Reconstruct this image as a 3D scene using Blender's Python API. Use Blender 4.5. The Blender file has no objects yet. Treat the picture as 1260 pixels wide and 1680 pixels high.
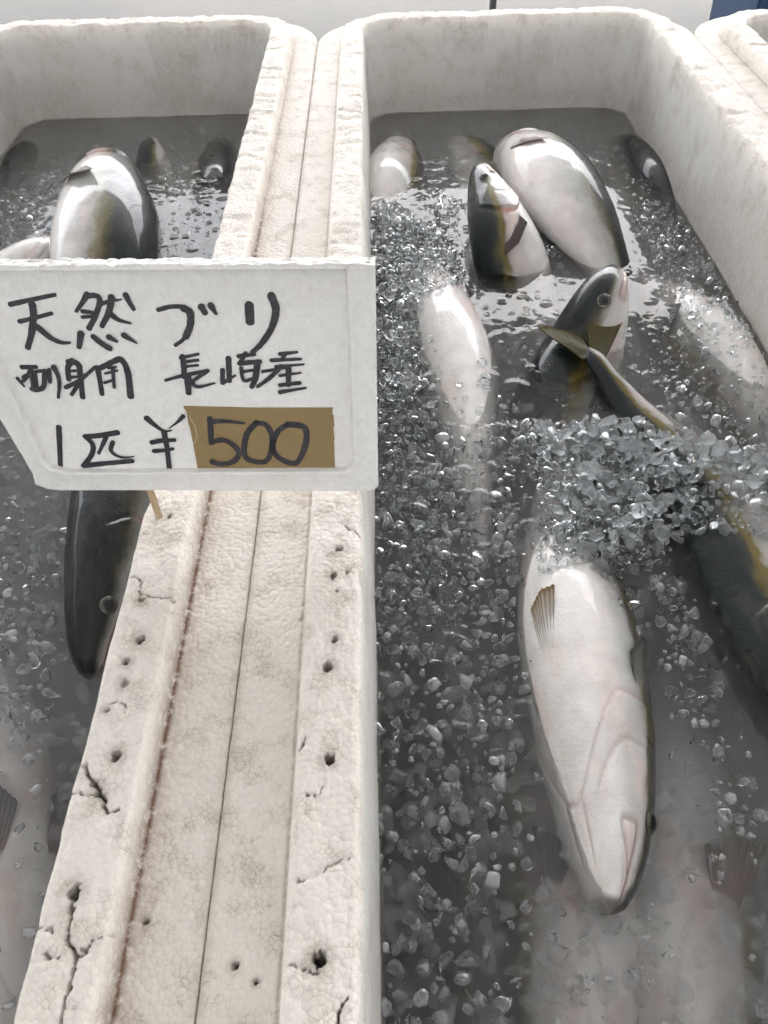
import bpy, bmesh, math, random
import numpy as np
from mathutils import Vector, Matrix
from mathutils.bvhtree import BVHTree

rng = np.random.default_rng(7)
random.seed(7)
scene = bpy.context.scene
COL = scene.collection
R_ = math.radians

# ------------------------------------------------------------------ camera
FPX = 1262.0                                   # focal length in pixels of a 1260 x 1680 frame
YA = np.array([-33.0, 1380.0, FPX]); YA /= np.linalg.norm(YA)
XA = np.array([1.0, .0257, -.002]); XA -= YA * (XA @ YA); XA /= np.linalg.norm(XA)
ZA = np.cross(XA, YA); ZA = ZA if ZA[1] > 0 else -ZA
RW = np.stack([XA, YA, ZA])                    # camera (right, up, forward) -> world
CAM = np.array([0.0, 0.0, 0.40])

cam = bpy.data.cameras.new('camera')
cam.sensor_fit = 'VERTICAL'; cam.sensor_height = 24.0
cam.lens = FPX / 1680 * 24.0
cam.clip_start = 0.01; cam.clip_end = 500
camo = bpy.data.objects.new('camera', cam); COL.objects.link(camo)
m = Matrix.Identity(4)
for i in range(3):
    m[i][0] = RW[i, 0]; m[i][1] = RW[i, 1]; m[i][2] = -RW[i, 2]; m[i][3] = CAM[i]
camo.matrix_world = m
scene.camera = camo

# ------------------------------------------------------------------ world, sun, exposure
world = bpy.data.worlds.new('World'); scene.world = world; world.use_nodes = True
wn = world.node_tree; wn.nodes.clear()
sky = wn.nodes.new('ShaderNodeTexSky'); sky.sky_type = 'NISHITA'; sky.sun_disc = False
sky.sun_elevation = R_(53); sky.sun_rotation = R_(12); sky.dust_density = 3.6; sky.air_density = 1.0; sky.ozone_density = 1.0
hs = wn.nodes.new('ShaderNodeHueSaturation'); hs.inputs['Saturation'].default_value = 0.30
bg = wn.nodes.new('ShaderNodeBackground'); bg.inputs['Strength'].default_value = 0.13
wo = wn.nodes.new('ShaderNodeOutputWorld')
wn.links.new(sky.outputs[0], hs.inputs['Color']); wn.links.new(hs.outputs[0], bg.inputs['Color'])
wn.links.new(bg.outputs[0], wo.inputs['Surface'])
sun = bpy.data.lights.new('sun', 'SUN'); sun.energy = 0.5; sun.angle = R_(20); sun.color = (1, .96, .9)
suno = bpy.data.objects.new('sun', sun); COL.objects.link(suno)
_el, _az = R_(53), R_(12)                     # azimuth measured from +Y towards +X
sd = Vector((math.sin(_az) * math.cos(_el), math.cos(_az) * math.cos(_el), math.sin(_el)))
suno.rotation_euler = sd.to_track_quat('Z', 'Y').to_euler(); suno.location = (0, 0, 6)

vs = scene.view_settings
vs.view_transform = 'Standard'; vs.look = 'None'; vs.gamma = 1.0; vs.use_curve_mapping = False
vs.exposure = 2.72
cy = scene.cycles
cy.use_denoising = True
cy.max_bounces = 9; cy.diffuse_bounces = 3; cy.glossy_bounces = 3; cy.transmission_bounces = 7
cy.transparent_max_bounces = 20; cy.volume_bounces = 3; cy.use_adaptive_sampling = True; cy.adaptive_threshold = .03; cy.blur_glossy = 0.6
cy.sample_clamp_indirect = 8.0

# ------------------------------------------------------------------ helpers
def ray(u, v):
    d = RW @ np.array([u - 630.0, 840.0 - v, FPX]); return d / np.linalg.norm(d)
def at(u, v, z):
    """the point of the level plane z that stands at photo position (u, v)"""
    d = ray(u, v); return CAM + d * ((z - CAM[2]) / d[2])
def on_plane(u, v, p0, n):
    d = ray(u, v); return CAM + d * (((p0 - CAM) @ n) / (d @ n))
def sm(a, b, x):
    t = np.clip((x - a) / (b - a), 0, 1); return t * t * (3 - 2 * t)

def _hash(ix, iy, seed):
    h = (ix.astype(np.int64) * 374761393 + iy.astype(np.int64) * 668265263 + seed * 1442695041) & 0xffffffff
    h = ((h ^ (h >> 13)) * 1274126177) & 0xffffffff
    return ((h ^ (h >> 16)) & 0xffff) / 65535.0
def noise2(x, y, seed=0):
    x = np.asarray(x, float); y = np.asarray(y, float)
    ix = np.floor(x).astype(np.int64); iy = np.floor(y).astype(np.int64)
    fx = x - ix; fy = y - iy; fx = fx * fx * (3 - 2 * fx); fy = fy * fy * (3 - 2 * fy)
    a = _hash(ix, iy, seed); b = _hash(ix + 1, iy, seed); c = _hash(ix, iy + 1, seed); d = _hash(ix + 1, iy + 1, seed)
    return (a * (1 - fx) + b * fx) * (1 - fy) + (c * (1 - fx) + d * fx) * fy
def fbm(x, y, seed=0, o=4):
    s = 0; a = .5
    for k in range(o):
        s = s + a * noise2(np.asarray(x) * 2 ** k, np.asarray(y) * 2 ** k, seed + k * 17); a *= .5
    return s / (1 - .5 ** o)

def mesh_arrays(name, verts, faces, smooth=True):
    """faces: array (n, 3 or 4)"""
    verts = np.asarray(verts, np.float32); faces = np.asarray(faces, np.int32)
    me = bpy.data.meshes.new(name); k = faces.shape[1]; n = len(faces)
    me.vertices.add(len(verts)); me.vertices.foreach_set('co', verts.ravel())
    me.loops.add(n * k); me.loops.foreach_set('vertex_index', faces.ravel())
    me.polygons.add(n); me.polygons.foreach_set('loop_start', np.arange(n, dtype=np.int32) * k)
    me.update(calc_edges=True); me.validate()
    me.polygons.foreach_set('use_smooth', np.full(len(me.polygons), smooth))
    return me
def grid_faces(nu, nv, wrap_u=False, wrap_v=False):
    i = np.arange(nu if wrap_u else nu - 1); j = np.arange(nv if wrap_v else nv - 1)
    I, J = np.meshgrid(i, j, indexing='ij'); I2 = (I + 1) % nu; J2 = (J + 1) % nv
    return np.stack([I * nv + J, I2 * nv + J, I2 * nv + J2, I * nv + J2], -1).reshape(-1, 4)
def fattr(me, name, vals):
    a = me.attributes.new(name, 'FLOAT', 'POINT'); a.data.foreach_set('value', np.asarray(vals, np.float32).ravel())
def cattr(me, name, rgb):
    a = me.color_attributes.new(name, 'FLOAT_COLOR', 'POINT')
    a.data.foreach_set('color', np.concatenate([rgb, np.ones((len(rgb), 1))], 1).astype(np.float32).ravel())
def obj(name, me, mat=None, parent=None):
    o = bpy.data.objects.new(name, me); COL.objects.link(o)
    if mat is not None and me is not None and len(me.materials) == 0: me.materials.append(mat)
    if parent is not None: o.parent = parent
    return o
def empty(name, loc=(0, 0, 0)):
    o = bpy.data.objects.new(name, None); COL.objects.link(o); o.location = loc; o.empty_display_size = .02
    return o
def tag(o, label=None, cat=None, group=None, kind=None):
    if label: o['label'] = label
    if cat: o['category'] = cat
    if group: o['group'] = group
    if kind: o['kind'] = kind
    return o
def from_bm(name, bm, smooth=False):
    me = bpy.data.meshes.new(name); bm.to_mesh(me); bm.free()
    for p in me.polygons: p.use_smooth = smooth
    return me

class NT:
    def __init__(s, name):
        s.m = bpy.data.materials.new(name); s.m.use_nodes = True
        s.t = s.m.node_tree; s.t.nodes.clear(); s.out = s.t.nodes.new('ShaderNodeOutputMaterial')
    def n(s, typ, **kw):
        nd = s.t.nodes.new(typ)
        for k, v in kw.items():
            if k.startswith('_'): setattr(nd, k[1:], v)
            else:
                key = k.replace('__', ' ')
                s.set(nd, key, v)
        return nd
    def set(s, nd, key, v):
        inp = nd.inputs[int(key[1:])] if key[0] == 'i' and key[1:].isdigit() else nd.inputs[key]
        if isinstance(v, bpy.types.NodeSocket): s.t.links.new(v, inp)
        else: inp.default_value = v
    def mix(s, fac, a, b, blend='MIX'):
        nd = s.t.nodes.new('ShaderNodeMix'); nd.data_type = 'RGBA'; nd.blend_type = blend
        for i, v in ((0, fac), (6, a), (7, b)):
            if isinstance(v, bpy.types.NodeSocket): s.t.links.new(v, nd.inputs[i])
            else: nd.inputs[i].default_value = v if i == 0 else (v if len(v) == 4 else (*v, 1))
        return nd.outputs[2]
    def math(s, op, a, b=0.0, c=0.0):
        nd = s.t.nodes.new('ShaderNodeMath'); nd.operation = op
        for i, v in enumerate((a, b, c)):
            if isinstance(v, bpy.types.NodeSocket): s.t.links.new(v, nd.inputs[i])
            else: nd.inputs[i].default_value = v
        return nd.outputs[0]
    def ramp(s, fac, lo, hi, a=0.0, b=1.0):
        nd = s.t.nodes.new('ShaderNodeMapRange'); nd.interpolation_type = 'SMOOTHSTEP'
        s.t.links.new(fac, nd.inputs[0]); nd.inputs[1].default_value = lo; nd.inputs[2].default_value = hi
        nd.inputs[3].default_value = a; nd.inputs[4].default_value = b
        return nd.outputs[0]
    def noise(s, vec, scale, detail=3.0, rough=.55):
        return s.n('ShaderNodeTexNoise', Vector=vec, Scale=scale, Detail=detail, Roughness=rough).outputs[0]
    def coord(s): return s.n('ShaderNodeTexCoord').outputs['Object']
    def attr(s, name): return s.n('ShaderNodeAttribute', _attribute_name=name)
    def bump(s, h, dist, strength=1.0, normal=None):
        nd = s.n('ShaderNodeBump', Height=h, Distance=dist, Strength=strength)
        if normal is not None: s.t.links.new(normal, nd.inputs['Normal'])
        return nd.outputs[0]
    def surf(s, sh): s.t.links.new(sh, s.out.inputs['Surface']); return s.m

# ------------------------------------------------------------------ materials
def mat_foam():
    k = NT('expanded_foam'); co = k.coord()
    vor = k.n('ShaderNodeTexVoronoi', _feature='DISTANCE_TO_EDGE', Vector=co, Scale=300.0, Randomness=.9).outputs['Distance']
    vf1 = k.n('ShaderNodeTexVoronoi', _feature='F1', Vector=co, Scale=300.0, Randomness=.9); cellc = vf1.outputs['Color']
    f1 = vf1.outputs['Distance']; bead = k.math('SUBTRACT', 1.0, k.math('MULTIPLY', k.math('MULTIPLY', f1, f1), 1.7))
    crev = k.ramp(vor, 0.0, .06, 1.0, 0.0)
    rim = k.attr('rim').outputs['Fac']; dirt = k.attr('dirt').outputs['Fac']
    n1 = k.noise(co, 9.0, 4); n2 = k.noise(co, 42.0, 5, .65); n3 = k.noise(co, 160.0, 4, .7)
    # foam base: darker and greyer inside, creamier on the rim
    base = k.mix(rim, (.62, .605, .57), (.80, .748, .68))
    base = k.mix(k.math('MULTIPLY', k.ramp(n1, .35, .75), .28), base, (.62, .56, .47))
    cellv = k.n('ShaderNodeSeparateColor', Color=cellc).outputs[0]
    base = k.mix(k.math('MULTIPLY', k.ramp(cellv, .0, 1.0), .10), base, (.60, .53, .46))
    # grime settled in the seams between the beads, patchy
    cg = k.math('MULTIPLY', crev, k.math('MULTIPLY_ADD', k.ramp(n2, .46, .66), .58, .05))
    cg = k.math('MULTIPLY', cg, k.math('MULTIPLY_ADD', rim, .9, .1))
    base = k.mix(cg, base, (.27, .19, .135))
    # brown specks and smears
    sp = k.ramp(n3, .64, .74); sp = k.math('MULTIPLY', sp, k.ramp(n2, .45, .65))
    base = k.mix(k.math('MULTIPLY', sp, .6), base, (.22, .14, .09))
    gr = k.math('MULTIPLY', k.ramp(n2, .46, .74), .42)
    base = k.mix(gr, base, (.42, .36, .29))
    # stains kept per place (rusty seam, old holes, water line)
    dn = k.math('MULTIPLY', dirt, k.math('MULTIPLY_ADD', k.ramp(n3, .3, .65), .75, .25))
    rust = k.attr('rust').outputs['Fac']
    rn = k.math('MULTIPLY', rust, k.ramp(n3, .28, .55))
    base = k.mix(dn, base, (.16, .125, .08)); base = k.mix(rn, base, (.17, .080, .045))
    hgt = k.math('MULTIPLY', bead, k.math('MULTIPLY_ADD', rim, .8, .2))
    b1 = k.bump(hgt, .0010, .55); b2 = k.bump(n3, .0007, .5, b1)
    p = k.n('ShaderNodeBsdfPrincipled', **{'Base Color': base, 'Roughness': .62, 'Normal': b2})
    p.inputs['Specular IOR Level'].default_value = .3
    return k.surf(p.outputs[0])

def mat_sign():
    k = NT('sign_foam'); co = k.coord()
    vor = k.n('ShaderNodeTexVoronoi', _feature='DISTANCE_TO_EDGE', Vector=co, Scale=300.0).outputs['Distance']
    cells = k.n('ShaderNodeTexVoronoi', _feature='F1', Vector=co, Scale=300.0).outputs['Color']
    cv = k.n('ShaderNodeSeparateColor', Color=cells).outputs[0]
    n1 = k.noise(co, 18.0, 4); n2 = k.noise(co, 90, 4, .6)
    c = k.mix(k.ramp(cv, 0, 1), (.70, .68, .645), (.745, .73, .70))
    c = k.mix(k.math('MULTIPLY', k.ramp(n1, .45, .75), .25), c, (.56, .52, .47))
    c = k.mix(k.math('MULTIPLY', k.ramp(n2, .6, .75), .2), c, (.48, .43, .38))
    cut = k.attr('cut').outputs['Fac']
    h = k.math('ADD', k.math('MULTIPLY', k.ramp(vor, 0, .2), .15), k.math('MULTIPLY', cut, n2))
    nb = k.bump(h, .0012, .6)
    p = k.n('ShaderNodeBsdfPrincipled', **{'Base Color': c, 'Roughness': .5, 'Normal': nb})
    return k.surf(p.outputs[0])

def mat_ink():
    k = NT('marker_ink'); co = k.coord(); n = k.noise(co, 260, 3)
    c = k.mix(k.ramp(n, .35, .75), (.012, .010, .014), (.035, .030, .038))
    p = k.n('ShaderNodeBsdfPrincipled', **{'Base Color': c, 'Roughness': .42})
    return k.surf(p.outputs[0])

def mat_tape():
    k = NT('cloth_tape'); co = k.coord()
    sx = k.n('ShaderNodeSeparateXYZ', Vector=co)
    w1 = k.math('SINE', k.math('MULTIPLY', sx.outputs[0], 5200.0)); w2 = k.math('SINE', k.math('MULTIPLY', sx.outputs[2], 2600.0))
    wv = k.math('MULTIPLY_ADD', w1, .5, .5); n = k.noise(co, 40, 4)
    c = k.mix(wv, (.205, .135, .048), (.30, .205, .085)); c = k.mix(k.math('MULTIPLY', n, .4), c, (.20, .14, .06))
    hb = k.math('ADD', w1, k.math('MULTIPLY', w2, .5))
    p = k.n('ShaderNodeBsdfPrincipled', **{'Base Color': c, 'Roughness': .5, 'Normal': k.bump(hb, .0002, .35)})
    return k.surf(p.outputs[0])

def mat_wood():
    k = NT('bamboo'); co = k.coord()
    mp = k.n('ShaderNodeMapping', Vector=co); mp.inputs['Scale'].default_value = (400, 400, 25)
    n = k.noise(mp.outputs[0], 1.0, 4)
    c = k.mix(n, (.30, .20, .11), (.55, .42, .27))
    p = k.n('ShaderNodeBsdfPrincipled', **{'Base Color': c, 'Roughness': .55, 'Normal': k.bump(n, .0005, .4)})
    return k.surf(p.outputs[0])

def mat_skin():
    k = NT('fish_skin'); co = k.coord()
    col = k.attr('Col').outputs['Color']
    n1 = k.noise(co, 260, 3, .6); n2 = k.noise(co, 40, 4, .6)
    vor = k.n('ShaderNodeTexVoronoi', _feature='F1', Vector=co, Scale=620.0).outputs['Distance']
    n4 = k.noise(co, 900, 2); c = k.mix(.20, col, k.mix(k.ramp(n2, .3, .7), (.30, .28, .27), (1.0, 1.0, 1.0)), 'MULTIPLY')
    c = k.mix(k.math('MULTIPLY', k.ramp(n4, .35, .7), .16), c, (.5, .5, .48), 'OVERLAY')
    rgh = k.ramp(n2, .25, .75, .24, .48)
    c = k.mix(k.math('MULTIPLY', k.ramp(n1, .62, .78), .05), c, (.55, .56, .56))
    h = k.math('ADD', k.math('MULTIPLY', vor, .25), k.math('ADD', n1, k.math('MULTIPLY', n2, 1.6)))
    p = k.n('ShaderNodeBsdfPrincipled', **{'Base Color': c, 'Roughness': rgh, 'Normal': k.bump(h, .0010, .5)})
    p.inputs['Subsurface Weight'].default_value = .06; p.inputs['Subsurface Radius'].default_value = (.006, .003, .002)
    p.inputs['Specular IOR Level'].default_value = .12; p.inputs['Coat Weight'].default_value = .75; p.inputs['Coat Roughness'].default_value = .07; p.inputs['Coat IOR'].default_value = 1.36
    return k.surf(p.outputs[0])

def mat_fin():
    k = NT('fish_fin'); col = k.attr('Col').outputs['Color']
    p = k.n('ShaderNodeBsdfPrincipled', **{'Base Color': col, 'Roughness': .3})
    p.inputs['Coat Weight'].default_value = .12; p.inputs['Roughness'].default_value = .45
    tr = k.n('ShaderNodeBsdfTranslucent', Color=col); tp = k.n('ShaderNodeBsdfTransparent')
    a = k.n('ShaderNodeMixShader', Fac=.25); k.t.links.new(p.outputs[0], a.inputs[1]); k.t.links.new(tr.outputs[0], a.inputs[2])
    b = k.n('ShaderNodeMixShader', Fac=.10); k.t.links.new(a.outputs[0], b.inputs[1]); k.t.links.new(tp.outputs[0], b.inputs[2])
    return k.surf(b.outputs[0])

def mat_plain(name, c, rough=.3, coat=0.0, var=.15, scale=60):
    k = NT(name); co = k.coord(); n = k.noise(co, scale, 4)
    cc = k.mix(n, tuple(x * (1 - var) for x in c), tuple(min(1, x * (1 + var)) for x in c))
    p = k.n('ShaderNodeBsdfPrincipled', **{'Base Color': cc, 'Roughness': rough})
    p.inputs['Coat Weight'].default_value = coat; p.inputs['Coat Roughness'].default_value = .03
    return k.surf(p.outputs[0])

def mat_water():
    k = NT('murky_water'); co = k.coord()
    n1 = k.noise(co, 55, 2); n2 = k.noise(co, 17, 2)
    wv = k.n('ShaderNodeTexNoise', Vector=co, Scale=60.0, Detail=2.0).outputs['Color']
    wco = k.n('ShaderNodeMixRGB', _blend_type='ADD', Fac=.010, Color1=co, Color2=wv).outputs[0]
    f1 = k.n('ShaderNodeTexVoronoi', _feature='F1', Vector=wco, Scale=78.0, Randomness=1.0).outputs['Distance']
    msk = k.ramp(k.noise(co, 23, 3, .6), .47, .60)
    disc = k.math('MULTIPLY', k.ramp(f1, .30, .40, 1.0, 0.0), msk)
    nb0 = k.bump(k.math('ADD', k.math('MULTIPLY', n1, .35), n2), .0012, .22)
    nb = k.bump(disc, .0011, .8, nb0)
    fr = k.n('ShaderNodeFresnel', IOR=1.33); k.t.links.new(nb, fr.inputs['Normal'])
    gl = k.n('ShaderNodeBsdfGlossy', Roughness=.015); k.t.links.new(nb, gl.inputs['Normal'])
    tp = k.n('ShaderNodeBsdfTransparent')
    mx = k.n('ShaderNodeMixShader', Fac=fr.outputs[0]); k.t.links.new(tp.outputs[0], mx.inputs[1]); k.t.links.new(gl.outputs[0], mx.inputs[2])
    v = k.n('ShaderNodeVolumePrincipled'); v.inputs['Color'].default_value = (.965, .976, .976, 1)
    v.inputs['Density'].default_value = 8.0; v.inputs['Anisotropy'].default_value = .35
    k.t.links.new(v.outputs[0], k.out.inputs['Volume'])
    return k.surf(mx.outputs[0])

def mat_ice():
    k = NT('clear_ice'); co = k.coord(); n = k.noise(co, 120, 3)
    g = k.n('ShaderNodeBsdfGlass', Roughness=.025, IOR=1.31, Color=(.97, .985, .99, 1)); nb = k.bump(n, .0012, .5)
    k.t.links.new(nb, g.inputs['Normal'])
    d = k.n('ShaderNodeBsdfTranslucent', Color=(.93, .94, .94, 1)); d2 = k.n('ShaderNodeBsdfDiffuse', Color=(.92, .93, .93, 1))
    dd = k.n('ShaderNodeMixShader', Fac=.5); k.t.links.new(d.outputs[0], dd.inputs[1]); k.t.links.new(d2.outputs[0], dd.inputs[2])
    mx = k.n('ShaderNodeMixShader', Fac=k.ramp(k.noise(co, 45, 4, .6), .38, .74, .03, .30)); k.t.links.new(g.outputs[0], mx.inputs[1]); k.t.links.new(dd.outputs[0], mx.inputs[2])
    return k.surf(mx.outputs[0])

def mat_wet():
    k = NT('wet_ice'); co = k.coord(); n = k.noise(co, 120, 3)
    g = k.n('ShaderNodeBsdfGlass', Roughness=.03, IOR=1.22, Color=(.97, .985, .99, 1)); k.t.links.new(k.bump(n, .0012, .4), g.inputs['Normal'])
    d = k.n('ShaderNodeBsdfTranslucent', Color=(.92, .93, .93, 1)); d2 = k.n('ShaderNodeBsdfDiffuse', Color=(.91, .92, .92, 1))
    dd = k.n('ShaderNodeMixShader', Fac=.5); k.t.links.new(d.outputs[0], dd.inputs[1]); k.t.links.new(d2.outputs[0], dd.inputs[2])
    mx = k.n('ShaderNodeMixShader', Fac=k.ramp(k.noise(co, 45, 4, .6), .36, .68, .05, .52)); k.t.links.new(g.outputs[0], mx.inputs[1]); k.t.links.new(dd.outputs[0], mx.inputs[2])
    return k.surf(mx.outputs[0])

def mat_slush():
    k = NT('sunken_ice'); co = k.coord(); n = k.noise(co, 90, 3)
    d = k.n('ShaderNodeBsdfDiffuse', Color=(.62, .64, .63, 1)); tp = k.n('ShaderNodeBsdfTransparent')
    fc = k.n('ShaderNodeLayerWeight', Blend=.5).outputs['Facing']; thick = k.math('MULTIPLY', k.ramp(n, .3, .8, .07, .32), k.math('SUBTRACT', 1.0, k.math('MULTIPLY', fc, fc)))
    a = k.n('ShaderNodeMixShader', Fac=thick); k.t.links.new(tp.outputs[0], a.inputs[1]); k.t.links.new(d.outputs[0], a.inputs[2])
    return k.surf(a.outputs[0])

def mat_concrete():
    k = NT('concrete'); co = k.coord()
    n1 = k.noise(co, 1.3, 5); n2 = k.noise(co, 14, 5, .65); n3 = k.noise(co, 90, 3)
    c = k.mix(k.ramp(n1, .35, .65), (.030, .029, .027), (.052, .050, .046))
    c = k.mix(k.math('MULTIPLY', k.ramp(n2, .45, .75), .35), c, (.055, .052, .048)); c = k.mix(k.math('MULTIPLY', n3, .2), c, (.10, .097, .09))
    p = k.n('ShaderNodeBsdfPrincipled', **{'Base Color': c, 'Roughness': .75, 'Normal': k.bump(n3, .002, .4)})
    return k.surf(p.outputs[0])

def mat_canopy():
    k = NT('canopy_sheet'); co = k.coord(); n = k.noise(co, 6, 3)
    c = k.mix(n, (.57, .565, .56), (.63, .625, .62))
    d = k.n('ShaderNodeBsdfDiffuse', Color=c); t = k.n('ShaderNodeBsdfTranslucent', Color=c)
    mx = k.n('ShaderNodeMixShader', Fac=.58); k.t.links.new(d.outputs[0], mx.inputs[1]); k.t.links.new(t.outputs[0], mx.inputs[2])
    return k.surf(mx.outputs[0])

M = dict(foam=mat_foam(), sign=mat_sign(), ink=mat_ink(), tape=mat_tape(), wood=mat_wood(), skin=mat_skin(), fin=mat_fin(),
         water=mat_water(), ice=mat_ice(), wet=mat_wet(), slush=mat_slush(), concrete=mat_concrete(), canopy=mat_canopy(),
         iris=mat_plain('eye_iris', (.060, .055, .036), .25, .8, .5, 500), pupil=mat_plain('eye_pupil', (.003, .0035, .005), .38, 0.0),
         blue=mat_plain('blue_plastic', (.02, .055, .13), .35), pole=mat_plain('grey_metal', (.10, .10, .10), .4), thread=mat_plain('thread', (.55, .48, .36), .6))

# ------------------------------------------------------------------ the setting
WATER_Z = -.150
GROUND_Z = -.380
gx, gy = np.meshgrid(np.linspace(-60, 60, 61), np.linspace(-40, 120, 61), indexing='ij')
me = mesh_arrays('ground', np.stack([gx, gy, np.full_like(gx, GROUND_Z)], -1).reshape(-1, 3), grid_faces(61, 61))
tag(obj('ground', me, M['concrete']), 'pale worn concrete ground behind the foam boxes', kind='structure')
# the sheet roof of the stall, above and behind the camera: it shades the boxes, the open sky lies beyond its front edge
bm = bmesh.new(); bmesh.ops.create_cube(bm, size=1.0)
bmesh.ops.scale(bm, vec=(16.0, 14.7, .02), verts=bm.verts); bmesh.ops.translate(bm, vec=(0, -2.65, 2.45), verts=bm.verts)
tag(obj('stall_roof', from_bm('stall_roof', bm), M['canopy']), 'pale sheet roof of the fish stall overhead', kind='structure')

# ------------------------------------------------------------------ foam boxes
PROFILE = [(-.30, -.345), (-.16, -.345), (-.04, -.345), (-.02, -.338), (-.010, -.32), (-.0085, -.26), (-.0075, -.20), (-.0065, -.16), (-.0055, -.13),
           (-.0045, -.10), (-.0035, -.07), (-.0025, -.04), (-.0015, -.02), (-.0008, -.010), (0, -.0055), (.0008, -.0025), (.0022, -.0006)]
PROFILE += [(.004 + .028 * i / 34, 0.0) for i in range(35)]
PROFILE += [(.0335, -.0007), (.0350, -.0022), (.0360, -.0045), (.0366, -.008), (.0370, -.012), (.0374, -.016), (.0378, -.0190), (.0384, -.0200)]
PROFILE += [(.0395 + .0335 * i / 24, -.0200) for i in range(25)]
PROFILE += [(.0745, -.0204), (.0762, -.0210), (.0773, -.0224), (.0775, -.035), (.0775, -.10), (.0775, -.20), (.0775, -.375), (.05, -.378), (-.3, -.378)]
PROFILE = np.array(PROFILE)

def box_path(x0, x1, y0, y1, r, fine_x, fine=.0010):
    """rounded rectangle, counter-clockwise; fine steps along the long side named by fine_x"""
    pts = []; nrm = []
    def side(a, b, n):
        L = np.linalg.norm(np.subtract(b, a)); t0 = 0.0
        d = np.subtract(b, a) / L
        vertical = abs(d[1]) > .5
        s = 0.0
        while s < L - 1e-9:
            p = np.array(a) + d * s
            pts.append(p); nrm.append(n)
            if vertical and abs(p[0] - fine_x) < .02:
                st = fine if p[1] < .62 and p[1] > .03 else (.0035 if p[1] > .62 else .02)
            elif vertical: st = .006 if p[1] > .5 else .03
            else: st = .005 if p[1] > 1 else .03
            s += st
    def corner(c, a0):
        for k in range(14):
            a = R_(a0 + 90 * k / 14); n = np.array([math.cos(a), math.sin(a)])
            pts.append(np.array(c) + n * r); nrm.append(n)
    side((x0 + r, y0), (x1 - r, y0), np.array([0, -1.0])); corner((x1 - r, y0 + r), -90)
    side((x1, y0 + r), (x1, y1 - r), np.array([1.0, 0])); corner((x1 - r, y1 - r), 0)
    side((x1 - r, y1), (x0 + r, y1), np.array([0, 1.0])); corner((x0 + r, y1 - r), 90)
    side((x0, y1 - r), (x0, y0 + r), np.array([-1.0, 0])); corner((x0 + r, y0 + r), 180)
    return np.array(pts), np.array(nrm)

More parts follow.
